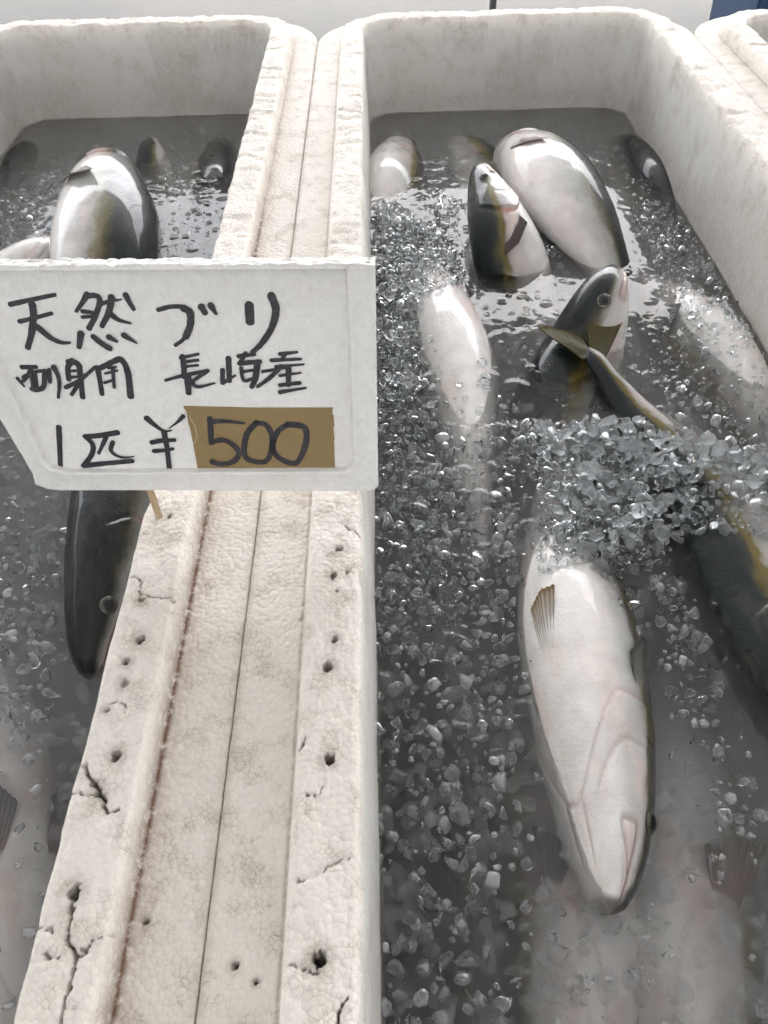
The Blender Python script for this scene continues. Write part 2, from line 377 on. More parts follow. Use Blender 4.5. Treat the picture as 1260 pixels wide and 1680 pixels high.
def build_box(x0, x1, y0, y1, fine_x, holes, cracks, seed, label):
    P, N = box_path(x0, x1, y0, y1, .055, fine_x)
    d = PROFILE[:, 0]; z = PROFILE[:, 1]
    n, k = len(P), len(d)
    # floor points are pulled straight to the middle instead of past it
    half = (x1 - x0) / 2
    D = np.repeat(d[None], n, 0); Z = np.repeat(z[None], n, 0)
    X = P[:, 0:1] + N[:, 0:1] * D; Y = P[:, 1:2] + N[:, 1:2] * D
    deep = d < -.03
    cx, cyc = (x0 + x1) / 2, (y0 + y1) / 2
    for j in np.where(deep)[0]:
        f = {0: .0, 1: .55, 2: .96}.get(int(j), 0.0) if j < 5 else 0.0
        X[:, j] = cx + (P[:, 0] - cx) * f; Y[:, j] = cyc + (P[:, 1] - cyc) * f
    s = np.concatenate([[0], np.cumsum(np.linalg.norm(np.diff(P, axis=0), axis=1))])[:, None]
    rimmask = (sm(-.012, -.002, Z + 0 * D) * (D > -.002)).astype(float)             # top of the lip
    ledge = ((D > .039) & (Z > -.024)).astype(float)
    lip = sm(-.0025, .0005, D) * (1 - sm(.034, .038, D))
    # large and small unevenness
    nz = (fbm(s * 30 + 3, D * 60 + seed, seed, 4) - .5) * .0032 + (fbm(s * 140, D * 200, seed + 5, 3) - .5) * .0016
    topm = np.clip(rimmask + ledge, 0, 1)
    Z = Z + nz * (rimmask * 1.0 + ledge * .45)
    # transverse dents pressed into the far stretch of the lip
    far = sm(.5, .75, Y) * rimmask
    dent = np.clip(fbm(s * 75 + .6 * noise2(s * 40, D * 90, seed + 31), D * 14, seed + 9, 3) - .52, 0, 1)
    Z = Z - dent * .011 * far
    # worn inner and outer edges of the lip: the edge line wanders and is chipped
    edge_in = np.exp(-((D - .0005) / .0035) ** 2) * (Z > -.03)
    wob = (fbm(s * 45, s * 0 + 1.7, seed + 2, 4) - .5) * .0020 - np.clip(fbm(s * 24, s * 0 + 7, seed + 3, 3) - .62, 0, 1) * .006
    off = -wob * edge_in
    edge_out = np.exp(-((D - .0355) / .002) ** 2) * (Z > -.012)
    wob2 = (fbm(s * 50, s * 0 + 4.1, seed + 4, 4) - .5) * .0022
    off = off - np.abs(wob2) * edge_out
    Z = Z - np.abs(wob) * .6 * edge_in
    wall = (D < 0) & (D > -.012)
    off = off + wall * (fbm(s * 12, Z * 14, seed + 6, 3) - .5) * .003
    X = X + N[:, 0:1] * off; Y = Y + N[:, 1:2] * off
    dirt = np.zeros_like(X); rust = np.zeros_like(X)
    sgn = 1 if fine_x > cx else -1
    for (hx, hy, r, dp) in holes:                                        # skewer holes
        rr = np.hypot(X - hx, (Y - hy) * .85) + (noise2(X * 700, Y * 700, seed + 8) - .5) * r * .5
        w = (1 - sm(r * .40, r * .72, rr)) * topm
        Z = Z - w * dp; dirt = np.maximum(dirt, np.clip(w * 1.1, 0, 1)); dirt = np.maximum(dirt, .35 * (1 - sm(r, r * 2.2, rr)) * topm)
    for pts, wd, dp in cracks:                                           # jagged cracks
        pts = np.array(pts)
        for a, b in zip(pts[:-1], pts[1:]):
            ab = b - a; L2 = ab @ ab
            xx = X + (noise2(X * 420, Y * 420, seed + 11) - .5) * .0030; yy = Y + (noise2(X * 420, Y * 420, seed + 12) - .5) * .0030
            t = np.clip(((xx - a[0]) * ab[0] + (yy - a[1]) * ab[1]) / L2, 0, 1)
            q = np.hypot(xx - a[0] - t * ab[0], yy - a[1] - t * ab[1])
            w = (1 - sm(wd * .15, wd * .48, q)) * topm
            Z = Z - w * dp; dirt = np.maximum(dirt, w * .55)
            Z = Z - (1 - sm(wd, wd * 4, q)) * topm * .0007
    # rusty grime line where the lip meets the ledge, grime at the water line and in the seam
    if sgn > 0 and fine_x < 0:
        rust = np.maximum(rust, np.exp(-((D - .0396) / .0022) ** 2) * (1 - .75 * sm(.75, 1.0, Y)) * (N[:, 0:1] > .5))
        rust = np.maximum(rust, .55 * np.exp(-np.clip(D - .039, 0, 1) / .0060) * (D > .039) * (Z > -.024) * (N[:, 0:1] > .5))
    else:
        rust = np.maximum(rust, .5 * np.exp(-((D - .0392) / .0011) ** 2))
    dirt = np.maximum(dirt, .20 * np.exp(-((D - .0758) / .0030) ** 2))
    dirt = np.maximum(dirt, .30 * wall * np.exp(-((Z - WATER_Z - .012) / .014) ** 2) * (fbm(s * 14, Z * 30, seed + 21, 4)) * 1.5)
    dirt = np.maximum(dirt, .22 * wall * (fbm(s * 9, Z * 9, seed + 22, 4) > .56))
    dirt = np.maximum(dirt, (D > .0768) * .22)
    me = mesh_arrays('foam_box', np.stack([X, Y, Z], -1).reshape(-1, 3), grid_faces(n, k, wrap_u=True))
    fattr(me, 'rim', np.clip(sm(-.03, -.004, Z) * (D > -.003) + (D > .03) * (Z > -.06), 0, 1)); fattr(me, 'dirt', dirt); fattr(me, 'rust', rust)
    o = obj('foam_box', me, M['foam'])
    return tag(o, label, 'foam box', 'foam boxes of iced fish standing side by side')

def hp(u, v, z=0.0):
    p = at(u, v, z); return p[0], p[1]
Lholes = [(*hp(278, 848), .0020, .02), (*hp(232, 984), .0030, .02), (*hp(229, 1048), .0042, .014), (*hp(207, 1086), .0034, .02),
          (*hp(204, 1121), .0038, .004), (*hp(190, 1241), .0040, .02), (*hp(121, 1463), .0047, .025), (*hp(160, 1298), .0034, .014),
          (*hp(238, 1513, -.02), .0024, .02), (*hp(175, 1165), .0024, .002)]
Rholes = [(*hp(556, 899), .0040, .022), (*hp(547, 944), .0036, .006), (*hp(570, 938), .0018, .012), (*hp(549, 1049), .0034, .02),
          (*hp(537, 1094), .0042, .022), (*hp(541, 1244), .0038, .022), (*hp(524, 1574), .0047, .028), (*hp(553, 970), .0014, .01),
          (*hp(385, 1585, -.02), .0022, .006), (*hp(420, 1610, -.02), .0018, .006)]
def cp(*uv): return [hp(u, v) for u, v in uv]
Lcracks = [(cp((137, 1255), (150, 1280), (165, 1305), (177, 1335), (192, 1325)), .0019, .010), (cp((120, 1300), (150, 1302)), .0010, .005),
           (cp((118, 1480), (112, 1540), (122, 1570), (112, 1610), (95, 1685)), .0017, .012), (cp((122, 1570), (150, 1545), (178, 1530)), .0011, .006),
           (cp((55, 1515), (88, 1530)), .0012, .006), (cp((215, 940), (232, 950), (230, 975), (262, 978), (285, 985)), .0010, .005),
           (cp((168, 1165), (190, 1148), (205, 1160)), .0008, .003), (cp((70, 1565), (95, 1572)), .0012, .005)]
Rcracks = [(cp((492, 1230), (497, 1215), (503, 1205)), .0018, .006), (cp((570, 1635), (556, 1660), (552, 1690)), .0015, .009),
           (cp((500, 1300), (522, 1308), (530, 1290)), .0009, .004), (cp((482, 1445), (520, 1435), (545, 1418), (575, 1410)), .0006, .002),
           (cp((467, 1580), (500, 1590), (520, 1600)), .0010, .004), (cp((565, 860), (590, 875)), .0010, .004)]
Y0, Y1 = -.26, 1.505
build_box(-.648, -.1722, Y0, Y1 + .012, -.1722, Lholes, Lcracks, 3, 'worn white foam box behind the price sign, leftmost of the three')
build_box(-.0170, .4600, Y0, Y1, -.0170, Rholes, Rcracks, 13, 'large white foam box in the middle, heaped with ice and many fish')
build_box(.6120, 1.09, Y0, Y1 - .03, .6120, [], [], 23, 'white foam box cut off at the right edge, rightmost of the three')

# ------------------------------------------------------------------ water
CALM = [(at(890, 440, WATER_Z), .10, .16), (at(930, 640, WATER_Z), .10, .10), (at(820, 460, WATER_Z), .06, .06)]
def build_water(x0, x1, y0, y1, seed, name_label):
    r = np.random.default_rng(seed)
    e = .004
    X0, X1, YA_, YB = x0 + .006 - e, x1 - .006 + e, y0, y1
    xs = np.arange(X0, X1, .0018); ys = np.concatenate([np.arange(YA_, .04, .03), np.arange(.04, .62, .0016), np.arange(.62, YB, .0024)])
    X, Y = np.meshgrid(xs, ys, indexing='ij'); Z = np.full_like(X, WATER_Z)
    Z += (fbm(X * 22, Y * 22, seed, 3) - .5) * .0006
    nb = 1500
    bx = r.uniform(X0, X1, nb); by = r.uniform(.03, YB, nb); br = .0035 + .009 * r.random(nb) ** 2; bh = r.uniform(.0004, .0016, nb)
    dens = fbm(bx * 9, by * 9, seed + 3, 3)
    for i in range(nb):
        x, y, rr, h = bx[i], by[i], br[i], bh[i]; h *= 1 + .9 * float(1 - sm(.35, .6, y))
        if dens[i] < .40: continue
        if y < .28 and r.random() < .45: continue
        if x0 > -.1 and any(((x - c[0]) / a) ** 2 + ((y - c[1]) / b) ** 2 < 1 for c, a, b in CALM) and r.random() < .80: continue
        i0, i1 = np.searchsorted(xs, [x - rr * 1.6, x + rr * 1.6]); j0, j1 = np.searchsorted(ys, [y - rr * 1.6, y + rr * 1.6])
        if i1 <= i0 or j1 <= j0: continue
        ang = r.uniform(0, 3.14); ca, sa = math.cos(ang), math.sin(ang); asp = r.uniform(.7, 1.5)
        dx = X[i0:i1, j0:j1] - x; dy = Y[i0:i1, j0:j1] - y
        q = np.hypot((dx * ca + dy * sa) * asp, (-dx * sa + dy * ca) / asp) / rr
        Z[i0:i1, j0:j1] = np.maximum(Z[i0:i1, j0:j1], WATER_Z + h * np.clip(1 - q ** 4, -.10, 1) - .0001)
    nx, ny = X.shape
    V = np.stack([X, Y, Z], -1).reshape(-1, 3); F = grid_faces(nx, ny)
    # close it: skirt and bottom
    idx = np.arange(nx * ny).reshape(nx, ny)
    rimi = np.concatenate([idx[:-1, 0], idx[-1, :-1], idx[:0:-1, -1], idx[0, :0:-1]])
    low = V[rimi].copy(); low[:, 2] = -.352
    b0 = len(V); m_ = len(rimi); V = np.concatenate([V, low])
    a = np.arange(m_); nxt = (a + 1) % m_
    skirt = np.stack([rimi[a], b0 + a, b0 + nxt, rimi[nxt]], -1)
    c0 = len(V); V = np.concatenate([V, low.mean(0, keepdims=True)])
    cap = np.stack([b0 + a, np.full(m_, c0), b0 + nxt], -1)
    me = bpy.data.meshes.new('water')
    me.from_pydata(V.tolist(), [], np.concatenate([F, skirt]).tolist() + cap.tolist())
    me.polygons.foreach_set('use_smooth', np.ones(len(me.polygons), bool))
    bm = bmesh.new(); bm.from_mesh(me); bmesh.ops.recalc_face_normals(bm, faces=bm.faces); bm.to_mesh(me); bm.free()
    return tag(obj('water', me, M['water']), name_label, kind='structure')
build_water(-.0170, .4600, Y0 + .004, Y1 - .002, 5, 'cold cloudy water filling the middle foam box')
build_water(-.648, -.1722, Y0 + .004, Y1 + .010, 6, 'cold cloudy water filling the left foam box')

# ------------------------------------------------------------------ fish
TT = np.array([0, .006, .02, .05, .10, .18, .27, .38, .5, .65, .8, .91, .975, 1.0])
TOP = np.array([0, .014, .027, .043, .061, .082, .098, .110, .107, .085, .051, .026, .020, .003])
BOT = np.array([0, .014, .026, .041, .060, .084, .104, .118, .112, .084, .048, .025, .020, .003])
WID = np.array([0, .015, .028, .043, .059, .073, .082, .086, .080, .060, .035, .019, .011, .002])
FAT = [1.0]
def prof(t, arr):
    # monotone-ish smooth interpolation (Catmull-Rom on the table)
    t = np.clip(t, 0, 1) ** FAT[0]
    i = np.clip(np.searchsorted(TT, t, side='right') - 1, 0, len(TT) - 2)
    x0, x1 = TT[i], TT[i + 1]; h = x1 - x0; u = (t - x0) / h
    mm = np.gradient(arr, TT); mm[0] = (arr[1] - arr[0]) / (TT[1] - TT[0]) * 1.5
    y0, y1, m0, m1 = arr[i], arr[i + 1], mm[i] * h, mm[i + 1] * h
    return (2 * u ** 3 - 3 * u ** 2 + 1) * y0 + (u ** 3 - 2 * u ** 2 + u) * m0 + (-2 * u ** 3 + 3 * u ** 2) * y1 + (u ** 3 - u ** 2) * m1

class Spine:
    def __init__(s, pts, L, D):
        pts = [np.array([p[0], min(p[1], 1.452), p[2]], float) for p in pts]
        # dense Catmull-Rom, then arc length, extended straight to length L
        q = [2 * pts[0] - pts[1]] + pts + [2 * pts[-1] - pts[-2]]
        out = []
        for a, b, c, d in zip(q[:-3], q[1:-2], q[2:-1], q[3:]):
            for u in np.linspace(0, 1, 24, endpoint=False):
                out.append(.5 * (2 * b + (c - a) * u + (2 * a - 5 * b + 4 * c - d) * u * u + (3 * b - a - 3 * c + d) * u ** 3))
        out.append(pts[-1]); out = np.array(out)
        l = np.concatenate([[0], np.cumsum(np.linalg.norm(np.diff(out, axis=0), axis=1))])
        if l[-1] < L * 1.35:
            t = (out[-1] - out[-4]); t /= np.linalg.norm(t)
            out = np.vstack([out, out[-1] + t * (L * 1.35 - l[-1])]); l = np.append(l, L * 1.35)
        s.l, s.p, s.L, s.D = l, out, L, np.array(D, float)
    def pos(s, t):
        x = np.clip(np.asarray(t, float) * s.L, 0, None)
        return np.stack([np.interp(x, s.l, s.p[:, i]) for i in range(3)], -1) + 0
    def frame(s, t):
        t = np.asarray(t, float); e = .03
        T = s.pos(t + e) - s.pos(np.maximum(t - e, 0)); T /= np.linalg.norm(T, axis=-1, keepdims=True)
        D = s.D - T * (T @ s.D)[..., None]; D /= np.linalg.norm(D, axis=-1, keepdims=True)
        return T, D, np.cross(T, D)

def surf_pt(sp, t, phi, hs, ws, lift=0.0):
    """point on the body at station t, angle phi (0 dorsal, pi ventral, sign = side)"""
    t = np.asarray(t, float); phi = np.asarray(phi, float)
    c, s_ = np.cos(phi), np.sin(phi)
    zz = np.where(c > 0, prof(t, TOP), prof(t, BOT)) * c * hs * sp.L
    yy = np.sign(s_) * np.abs(s_) ** .94 * prof(t, WID) * ws * sp.L
    T, D, S = sp.frame(t); p = sp.pos(t) + D * zz[..., None] + S * yy[..., None]
    if np.any(lift):
        n = D * (c / np.maximum(.02, prof(t, TOP)))[..., None] + S * (s_ / np.maximum(.02, prof(t, WID)))[..., None]
        n /= np.linalg.norm(n, axis=-1, keepdims=True); p = p + n * np.asarray(lift)[..., None]
    return p

def gill_t(av):            # av: angle from the belly line (0 .. pi)
    return .105 + .160 * sm(.0, 1.25, av) - .03 * sm(1.7, 2.4, av)

def fish_body(sp, hs, ws, nu, nv, seed, tone=1.0, pink=1.0, stripe=1.0, gill=1.0):
    s = np.linspace(0, 1, nu); t = (.45 * s ** 2.0 + .55 * s ** 1.15)
    ph = np.linspace(-math.pi, math.pi, nv, endpoint=False)
    Tm, Ph = np.meshgrid(t, ph, indexing='ij')
    av = math.pi - np.abs(Ph); c = np.cos(Ph)
    L = sp.L
    g = gill_t(av); dg = Tm - g
    fade = sm(2.6, 2.0, av) if False else 1 - sm(1.9, 2.5, av)
    lift = np.zeros_like(Tm)
    lift += .0018 * L * gill * np.exp(-np.clip(-dg, 0, 1) / .035) * (dg < 0) * fade * sm(.02, .12, Tm) * (.45 + 1.3 * sm(.3, .9, av))    # gill cover swells, then drops
    lift -= .0016 * L * gill * np.exp(-((dg - .004 * gill) / (.004 * gill)) ** 2) * fade
    pg = gill_t(av) * .80 - .012                                                       # pre-opercle crease
    lift -= .0022 * L * np.exp(-((Tm - pg) / .0055) ** 2) * sm(.35, .7, av) * (1 - sm(1.4, 1.8, av))
    pm = 1.28 + .16 * sm(.0, .09, Tm)                                                  # mouth line, measured from the belly
    mth = np.exp(-((av - pm) / .045) ** 2) * (1 - sm(.088, .098, Tm))
    mx_back = np.exp(-((Tm - .095) / .0045) ** 2) * sm(.95, 1.08, av) * (1 - sm(1.42, 1.5, av))
    mx_low = np.exp(-((av - (1.42 - .40 * sm(.0, .095, Tm))) / .035) ** 2) * (1 - sm(.088, .098, Tm)) * sm(.01, .03, Tm)
    plate = (1 - sm(.085, .097, Tm)) * sm(1.42 - .40 * .9, 1.10, av) * (1 - sm(1.36, 1.42, av)) * sm(.0, .03, Tm)
    lift -= .0050 * L * mth; lift -= .0030 * L * (mx_back + mx_low) ; lift += .0018 * L * gill * plate
    jl = np.exp(-((av - .20) / .03) ** 2) * sm(.03, .06, Tm) * (1 - sm(.10, .13, Tm))
    lift -= .0024 * L * jl
    lat = np.exp(-((c - .10) / .02) ** 2) * sm(.30, .36, Tm)
    lift -= .0003 * L * lat
    lift += L * .004 * (fbm(Tm * 9, Ph * 1.1 + 9, seed, 3) - .5) * sm(.02, .2, Tm)
    P = surf_pt(sp, Tm, Ph, hs, ws, lift)
    # colours of the skin itself
    nz = fbm(Tm * 26, Ph * 5 + 11, seed + 1, 4) - .5; nf = fbm(Tm * 120, Ph * 22 + 40, seed + 2, 3) - .5
    h = c + nz * .16 + nf * .08
    back = np.array([.008, .012, .014]); back2 = np.array([.022, .030, .030]); oliv = np.array([.145, .108, .016]) ; silv = np.array([.36, .365, .35]); belly = np.array([.82, .80, .77])
    def mix(a, b, w): return a * (1 - w[..., None]) + b * w[..., None]
    C = np.ones(Tm.shape + (3,)) * belly
    C = mix(C, silv, sm(-.75, .08, h) * .9)
    st = np.exp(-((h + nz * .2 - .20) / .15) ** 2) * stripe * (.55 + .45 * sm(.05, .3, Tm))
    C = mix(C, back2, sm(.10, .34, h)); C = mix(C, back, sm(.28, .62, h) * (.75 + .5 * nz))
    C = mix(C, oliv, np.clip(st, 0, .93))
    head = 1 - sm(.20, .27, Tm)
    C = mix(C, np.array([.60, .57, .55]), head * sm(-.55, -.15, h) * (1 - sm(-.02, .14, h)) * .7)
    C = mix(C, back, (1 - sm(.012, .035, Tm)) * sm(-.25, .1, c) * .9)
    C = mix(C, np.array([.12, .10, .09]), (1 - sm(.004, .016, Tm)) * .75)
    C = mix(C, np.array([.085, .090, .060]), (1 - sm(.24, .32, Tm)) * sm(.2, .4, h) * sm(.52, .66, fbm(Tm * 22 + 9, Ph * 3.5 + 1, seed + 12, 4)) * .3)
    C = mix(C, np.array([.018, .020, .018]), np.exp(-((Tm - .100) / .040) ** 2 - ((np.abs(Ph) - R_(68)) / .24) ** 2) * .85)
    red = np.array([.52, .20, .17]); pk = np.array([.78, .60, .55])
    C = mix(C, pk, np.clip(pink * sm(.50, .72, fbm(Tm * 13 + 5, Ph * 2.4 + 3, seed + 7, 3)) * .55 * (1 - sm(-.1, .15, h)) * (1 - .5 * sm(.3, .5, Tm)), 0, 1))
    C = mix(C, red, np.clip(max(pink, .6) * np.exp(-((dg - .004 * gill) / (.0042 * gill)) ** 2) * fade * .40 * gill * (1 - sm(.0, .3, h)), 0, 1))
    C = mix(C, pk * .8, np.clip(pink * plate * .7, 0, 1)); C = mix(C, np.array([.28, .13, .12]), mth * .8)
    C = mix(C, np.array([.42, .30, .27]), np.clip((mx_back + mx_low) * .55 + jl * .4, 0, 1))
    C = mix(C, np.array([.38, .30, .28]), np.clip(np.exp(-((Tm - pg) / .004) ** 2) * sm(.35, .7, av) * (1 - sm(1.4, 1.8, av)) * .35, 0, 1))
    C = np.clip(C * tone, 0, 1)
    me = mesh_arrays('body', P.reshape(-1, 3), grid_faces(nu, nv, wrap_v=True)[:, ::-1])
    cattr(me, 'Col', C.reshape(-1, 3))
    return me

def fin_mesh(root, tip, nr, c_root, c_tip, ray_dark=.45, thick=.0007, bow=0.0, bowdir=None, cpow=1.0):
    """root, tip: matching polylines; nr fin rays"""
    k = nr * 4 + 1; m_ = 9
    a = np.linspace(0, 1, k)
    def samp(pl):
        pl = np.array(pl, float); l = np.concatenate([[0], np.cumsum(np.linalg.norm(np.diff(pl, axis=0), axis=1))]); l /= l[-1]
        return np.stack([np.interp(a, l, pl[:, i]) for i in range(3)], -1)
    A, B = samp(root), samp(tip)
    w = np.linspace(0, 1, m_)
    jag = 1 - .035 * (np.cos(a * nr * 2 * math.pi) * .5 + .5)
    Pp = A[:, None] + (B - A)[:, None] * (w[None, :, None] * jag[:, None, None])
    n = np.cross(B[k // 2] - A[k // 2], A[-1] - A[0] + (B[-1] - B[0])); n = n / np.linalg.norm(n)
    rg = np.cos(a * nr * 2 * math.pi)[:, None]
    Pp = Pp + n * (rg * .0006 * (1 - .4 * w[None]))[..., None]
    if bow: Pp = Pp + (np.array(bowdir) if bowdir is not None else n) * (bow * (np.sin(w * math.pi * .5) ** 2))[None, :, None]
    wc = w ** cpow; C = np.array(c_root)[None, None] * (1 - wc)[None, :, None] + np.array(c_tip)[None, None] * wc[None, :, None]
    C = C * (1 - ray_dark * np.clip(rg * .5 + .5, 0, 1) ** 2)[..., None] * np.ones_like(Pp)
    V = np.concatenate([(Pp + n * thick / 2).reshape(-1, 3), (Pp - n * thick / 2).reshape(-1, 3)])
    F = grid_faces(k, m_); F2 = F[:, ::-1] + k * m_
    idx = np.arange(k * m_).reshape(k, m_)
    rim = np.concatenate([idx[:-1, 0], idx[-1, :-1], idx[:0:-1, -1], idx[0, :0:-1]]); nx = np.roll(rim, -1)
    side = np.stack([rim, nx, nx + k * m_, rim + k * m_], -1)
    me = mesh_arrays('fin', V, np.concatenate([F, F2, side]))
    C = C.reshape(-1, 3); cattr(me, 'Col', np.clip(np.concatenate([C, C]), 0, 1))
    return me

def dome(r, depth, n=24, rings=6, inner=0.0, flat=1.0):
    vs_, fs = [], []
    for i in range(rings + 1):
        a = (inner + (1 - inner) * i / rings); z = depth * math.sqrt(max(0, 1 - a * a * .98))
        for j in range(n):
            b = 2 * math.pi * j / n; vs_.append((r * a * math.cos(b), r * a * flat * math.sin(b), z))
    F = grid_faces(rings + 1, n, wrap_v=True)
    return mesh_arrays('eye', vs_, F)

def add_eye(sp, hs, ws, side, parent, base):
    t, ph = .108, R_(72) * side
    p = surf_pt(sp, np.array([t]), np.array([ph]), hs, ws)[0]
    px = surf_pt(sp, np.array([t + .02]), np.array([ph]), hs, ws)[0] - surf_pt(sp, np.array([t - .02]), np.array([ph]), hs, ws)[0]
    pz = surf_pt(sp, np.array([t]), np.array([ph - .2 * side]), hs, ws)[0] - surf_pt(sp, np.array([t]), np.array([ph + .2 * side]), hs, ws)[0]
    X = px / np.linalg.norm(px); n = np.cross(px, pz); n /= np.linalg.norm(n)
    out = p - sp.pos(np.array([t]))[0]
    if n @ out < 0: n = -n
    Yv = np.cross(n, X); L = sp.L
    mtx = Matrix(((X[0], Yv[0], n[0], p[0] - base[0]), (X[1], Yv[1], n[1], p[1] - base[1]), (X[2], Yv[2], n[2], p[2] - base[2]), (0, 0, 0, 1)))
    e = obj('eye', dome(.0150 * L, .0046 * L, inner=.0), M['iris'], parent); e.matrix_local = mtx
    pm_ = dome(.0100 * L, .0028 * L); pu = obj('pupil', pm_, M['pupil'], e); pu.location = (0, 0, .0034 * L)
    rg = []
    return e

FISH = []
def fish(name_pts, L, D, label, hs=1.0, ws=1.0, res=(150, 96), seed=1, tone=1.0, pink=1.0, stripe=1.0, eyes=(1, -1), fins=(), tail=False, fat=1.0, gill=1.0, group='whole yellowtail lying in ice water'):
    FAT[0] = fat; sp = Spine(name_pts, L, D)
    base = np.array(name_pts[min(1, len(name_pts) - 1)], float)
    root = empty('fish', base); tag(root, label, 'fish', group)
    b = fish_body(sp, hs, ws, res[0], res[1], seed, tone, pink, stripe, gill)
    o = obj('body', b, M['skin'], root); o.location = -Vector(base)
    for sd_ in eyes: add_eye(sp, hs, ws, sd_, root, base)
    def S(t, deg, side, lift=0.0): return surf_pt(sp, np.array([t]), np.array([R_(deg) * side]), hs, ws, np.array([lift]))[0]
    def put(nm, me):
        f = obj(nm, me, M['fin'], root); f.location = -Vector(base)
    for f in fins:
        kind, side = f[0], f[1]
        op = f[2] if len(f) > 2 else {}
        if kind == 'pectoral':
            ll = op.get('len', .125); t0 = op.get('t', .275); ph = op.get('deg', 104); lf = op.get('lift', .012); sp_ = op.get('splay', 10)
            rt = [S(t0, ph - 9, side, -.001), S(t0 + .006, ph, side, -.001), S(t0 + .004, ph + 10, side, -.001)]
            tp = [S(t0 + ll, ph - 16 - sp_, side, lf), S(t0 + ll * .86, ph - 2, side, lf), S(t0 + ll * .45, ph + 16 + sp_ * .5, side, lf * .6)]
            put('pectoral_fin', fin_mesh(rt, tp, 14, op.get('c0', (.42, .40, .36)), op.get('c1', (.13, .14, .13)), bow=.003))
        elif kind == 'pelvic':
            ll = op.get('len', .105); t0 = op.get('t', .30); ph = op.get('deg', 160); lf = op.get('lift', .004)
            rt = [S(t0, ph - 7, side, -.001), S(t0 + .004, ph, side, -.001), S(t0 + .004, ph + 6, side, -.001)]
            tp = [S(t0 + ll, ph - 18, side, lf), S(t0 + ll * .95, ph - 4, side, lf), S(t0 + ll * .7, ph + 8, side, lf * .6)]
            put('pelvic_fin', fin_mesh(rt, tp, 7, op.get('c0', (.66, .62, .58)), op.get('c1', (.36, .25, .10)), bow=.001, cpow=2.5))
        elif kind == 'dorsal':
            tt = np.linspace(.42, .93, 12); hh = np.interp(tt, [.42, .47, .6, .93], [.01, .052, .028, .016]) * L
            rt = [S(t, 0, 1, -.002) for t in tt]; T_, D_, S_ = sp.frame(tt + .03); tp = [S(t + .035, 0, 1) + D_[i] * hh[i] for i, t in enumerate(tt)]
            put('dorsal_fin', fin_mesh(rt, tp, 24, (.05, .06, .05), (.16, .13, .03)))
        elif kind == 'anal':
            tt = np.linspace(.62, .93, 9); hh = np.interp(tt, [.62, .67, .75, .93], [.01, .045, .024, .014]) * L
            rt = [S(t, 180, 1, -.002) for t in tt]; T_, D_, S_ = sp.frame(tt + .03); tp = [S(t + .035, 180, 1) - D_[i] * hh[i] for i, t in enumerate(tt)]
            put('anal_fin', fin_mesh(rt, tp, 16, (.30, .27, .16), (.22, .18, .05)))
    if tail:
        T_, D_, S_ = [q[0] for q in sp.frame(np.array([.985]))]; p = sp.pos(np.array([.985]))[0]
        op = tail if isinstance(tail, dict) else {}
        T2 = np.array(op.get('dir', T_), float); T2 /= np.linalg.norm(T2)
        D2 = np.array(op.get('up', D_), float); D2 -= T2 * (D2 @ T2); D2 /= np.linalg.norm(D2)
        for sg in (1, -1):
            rt = [p + D2 * sg * .024 * L - T2 * .022 * L, p + D2 * sg * .010 * L - T2 * .012 * L, p + D2 * sg * .0002 * L - T2 * .006 * L]
            K = L * op.get('k', 1.0); tp = [p + D2 * sg * .150 * K + T2 * .165 * K, p + D2 * sg * .115 * K + T2 * .172 * K, p + D2 * sg * .055 * K + T2 * .145 * K, p + D2 * sg * .001 * K + T2 * .120 * K]
            put('tail_fin', fin_mesh(rt, tp, 12, op.get('c0', (.16, .13, .03)), op.get('c1', (.15, .115, .02)), ray_dark=.35, thick=.0016, bow=op.get('bow', .006) , bowdir=op.get('bowdir')))
    FISH.append(o)
    return root

def dimg(u, v, dx, dy, toward):
    """a direction given by how it runs in the picture (right, up) and how far it turns to the viewer"""
    d = RW[:, 0] * dx + RW[:, 1] * dy - ray(u, v) * toward
    return d / np.linalg.norm(d)
HI, MD, LO = (220, 160), (150, 110), (90, 64)
# middle box ---------------------------------------------------------------
fish([at(1000, 1500, -.160), at(985, 1300, -.174), at(955, 1060, -.182), at(925, 850, -.205)], .57, (.72, 0, -.69),
     'largest fish, floating belly up with its head toward the front of the middle box', ws=.96, hs=.95, res=HI, seed=11, pink=.6,
     fins=[('pelvic', -1, dict(t=.325, deg=174, len=.10, lift=.004, c0=(.74, .70, .66), c1=(.34, .22, .09))), ('pectoral', -1, dict(deg=80, lift=.003))])
fish([at(684, 425, -.185), at(715, 510, -.184), at(755, 620, -.184), at(780, 800, -.184), at(790, 900, -.19)], .58, (.25, 0, -.95),
     'white-bellied yellowtail upside down along the left wall of the middle box', res=MD, seed=12, ws=1.0, hs=.85)
fish([at(1008, 440, -.100), at(985, 500, -.120), at(953, 585, -.172), at(915, 690, -.205), at(895, 790, -.24)], .56, (-.80, .25, .55),
     'dark-backed yellowtail raising its head and eye out of the water', res=HI, seed=13, gill=1.6, ws=1.0, hs=1.0,
     fins=[('pectoral', -1, dict(deg=112, lift=.016)), ('pectoral', 1, dict(deg=112, lift=.016))])
fish([at(1345, 1300, -.180), at(1275, 1120, -.170), at(1215, 960, -.176), at(1130, 790, -.186), at(1045, 690, -.165), at(1014, 645, -.150)], .53, dimg(1150, 900, -.72, -.25, .62),
     'yellowtail with olive stripe and forked tail, body running under the ice to the right edge', res=HI, seed=14, fat=1.22, stripe=1.15,
     fins=[('pelvic', 1, dict(lift=.01)), ('pelvic', -1)], tail=dict(dir=(-.04, 1, .05), up=(-.97, -.18, .08), c0=(.085, .070, .014), c1=(.11, .085, .016), k=.64))
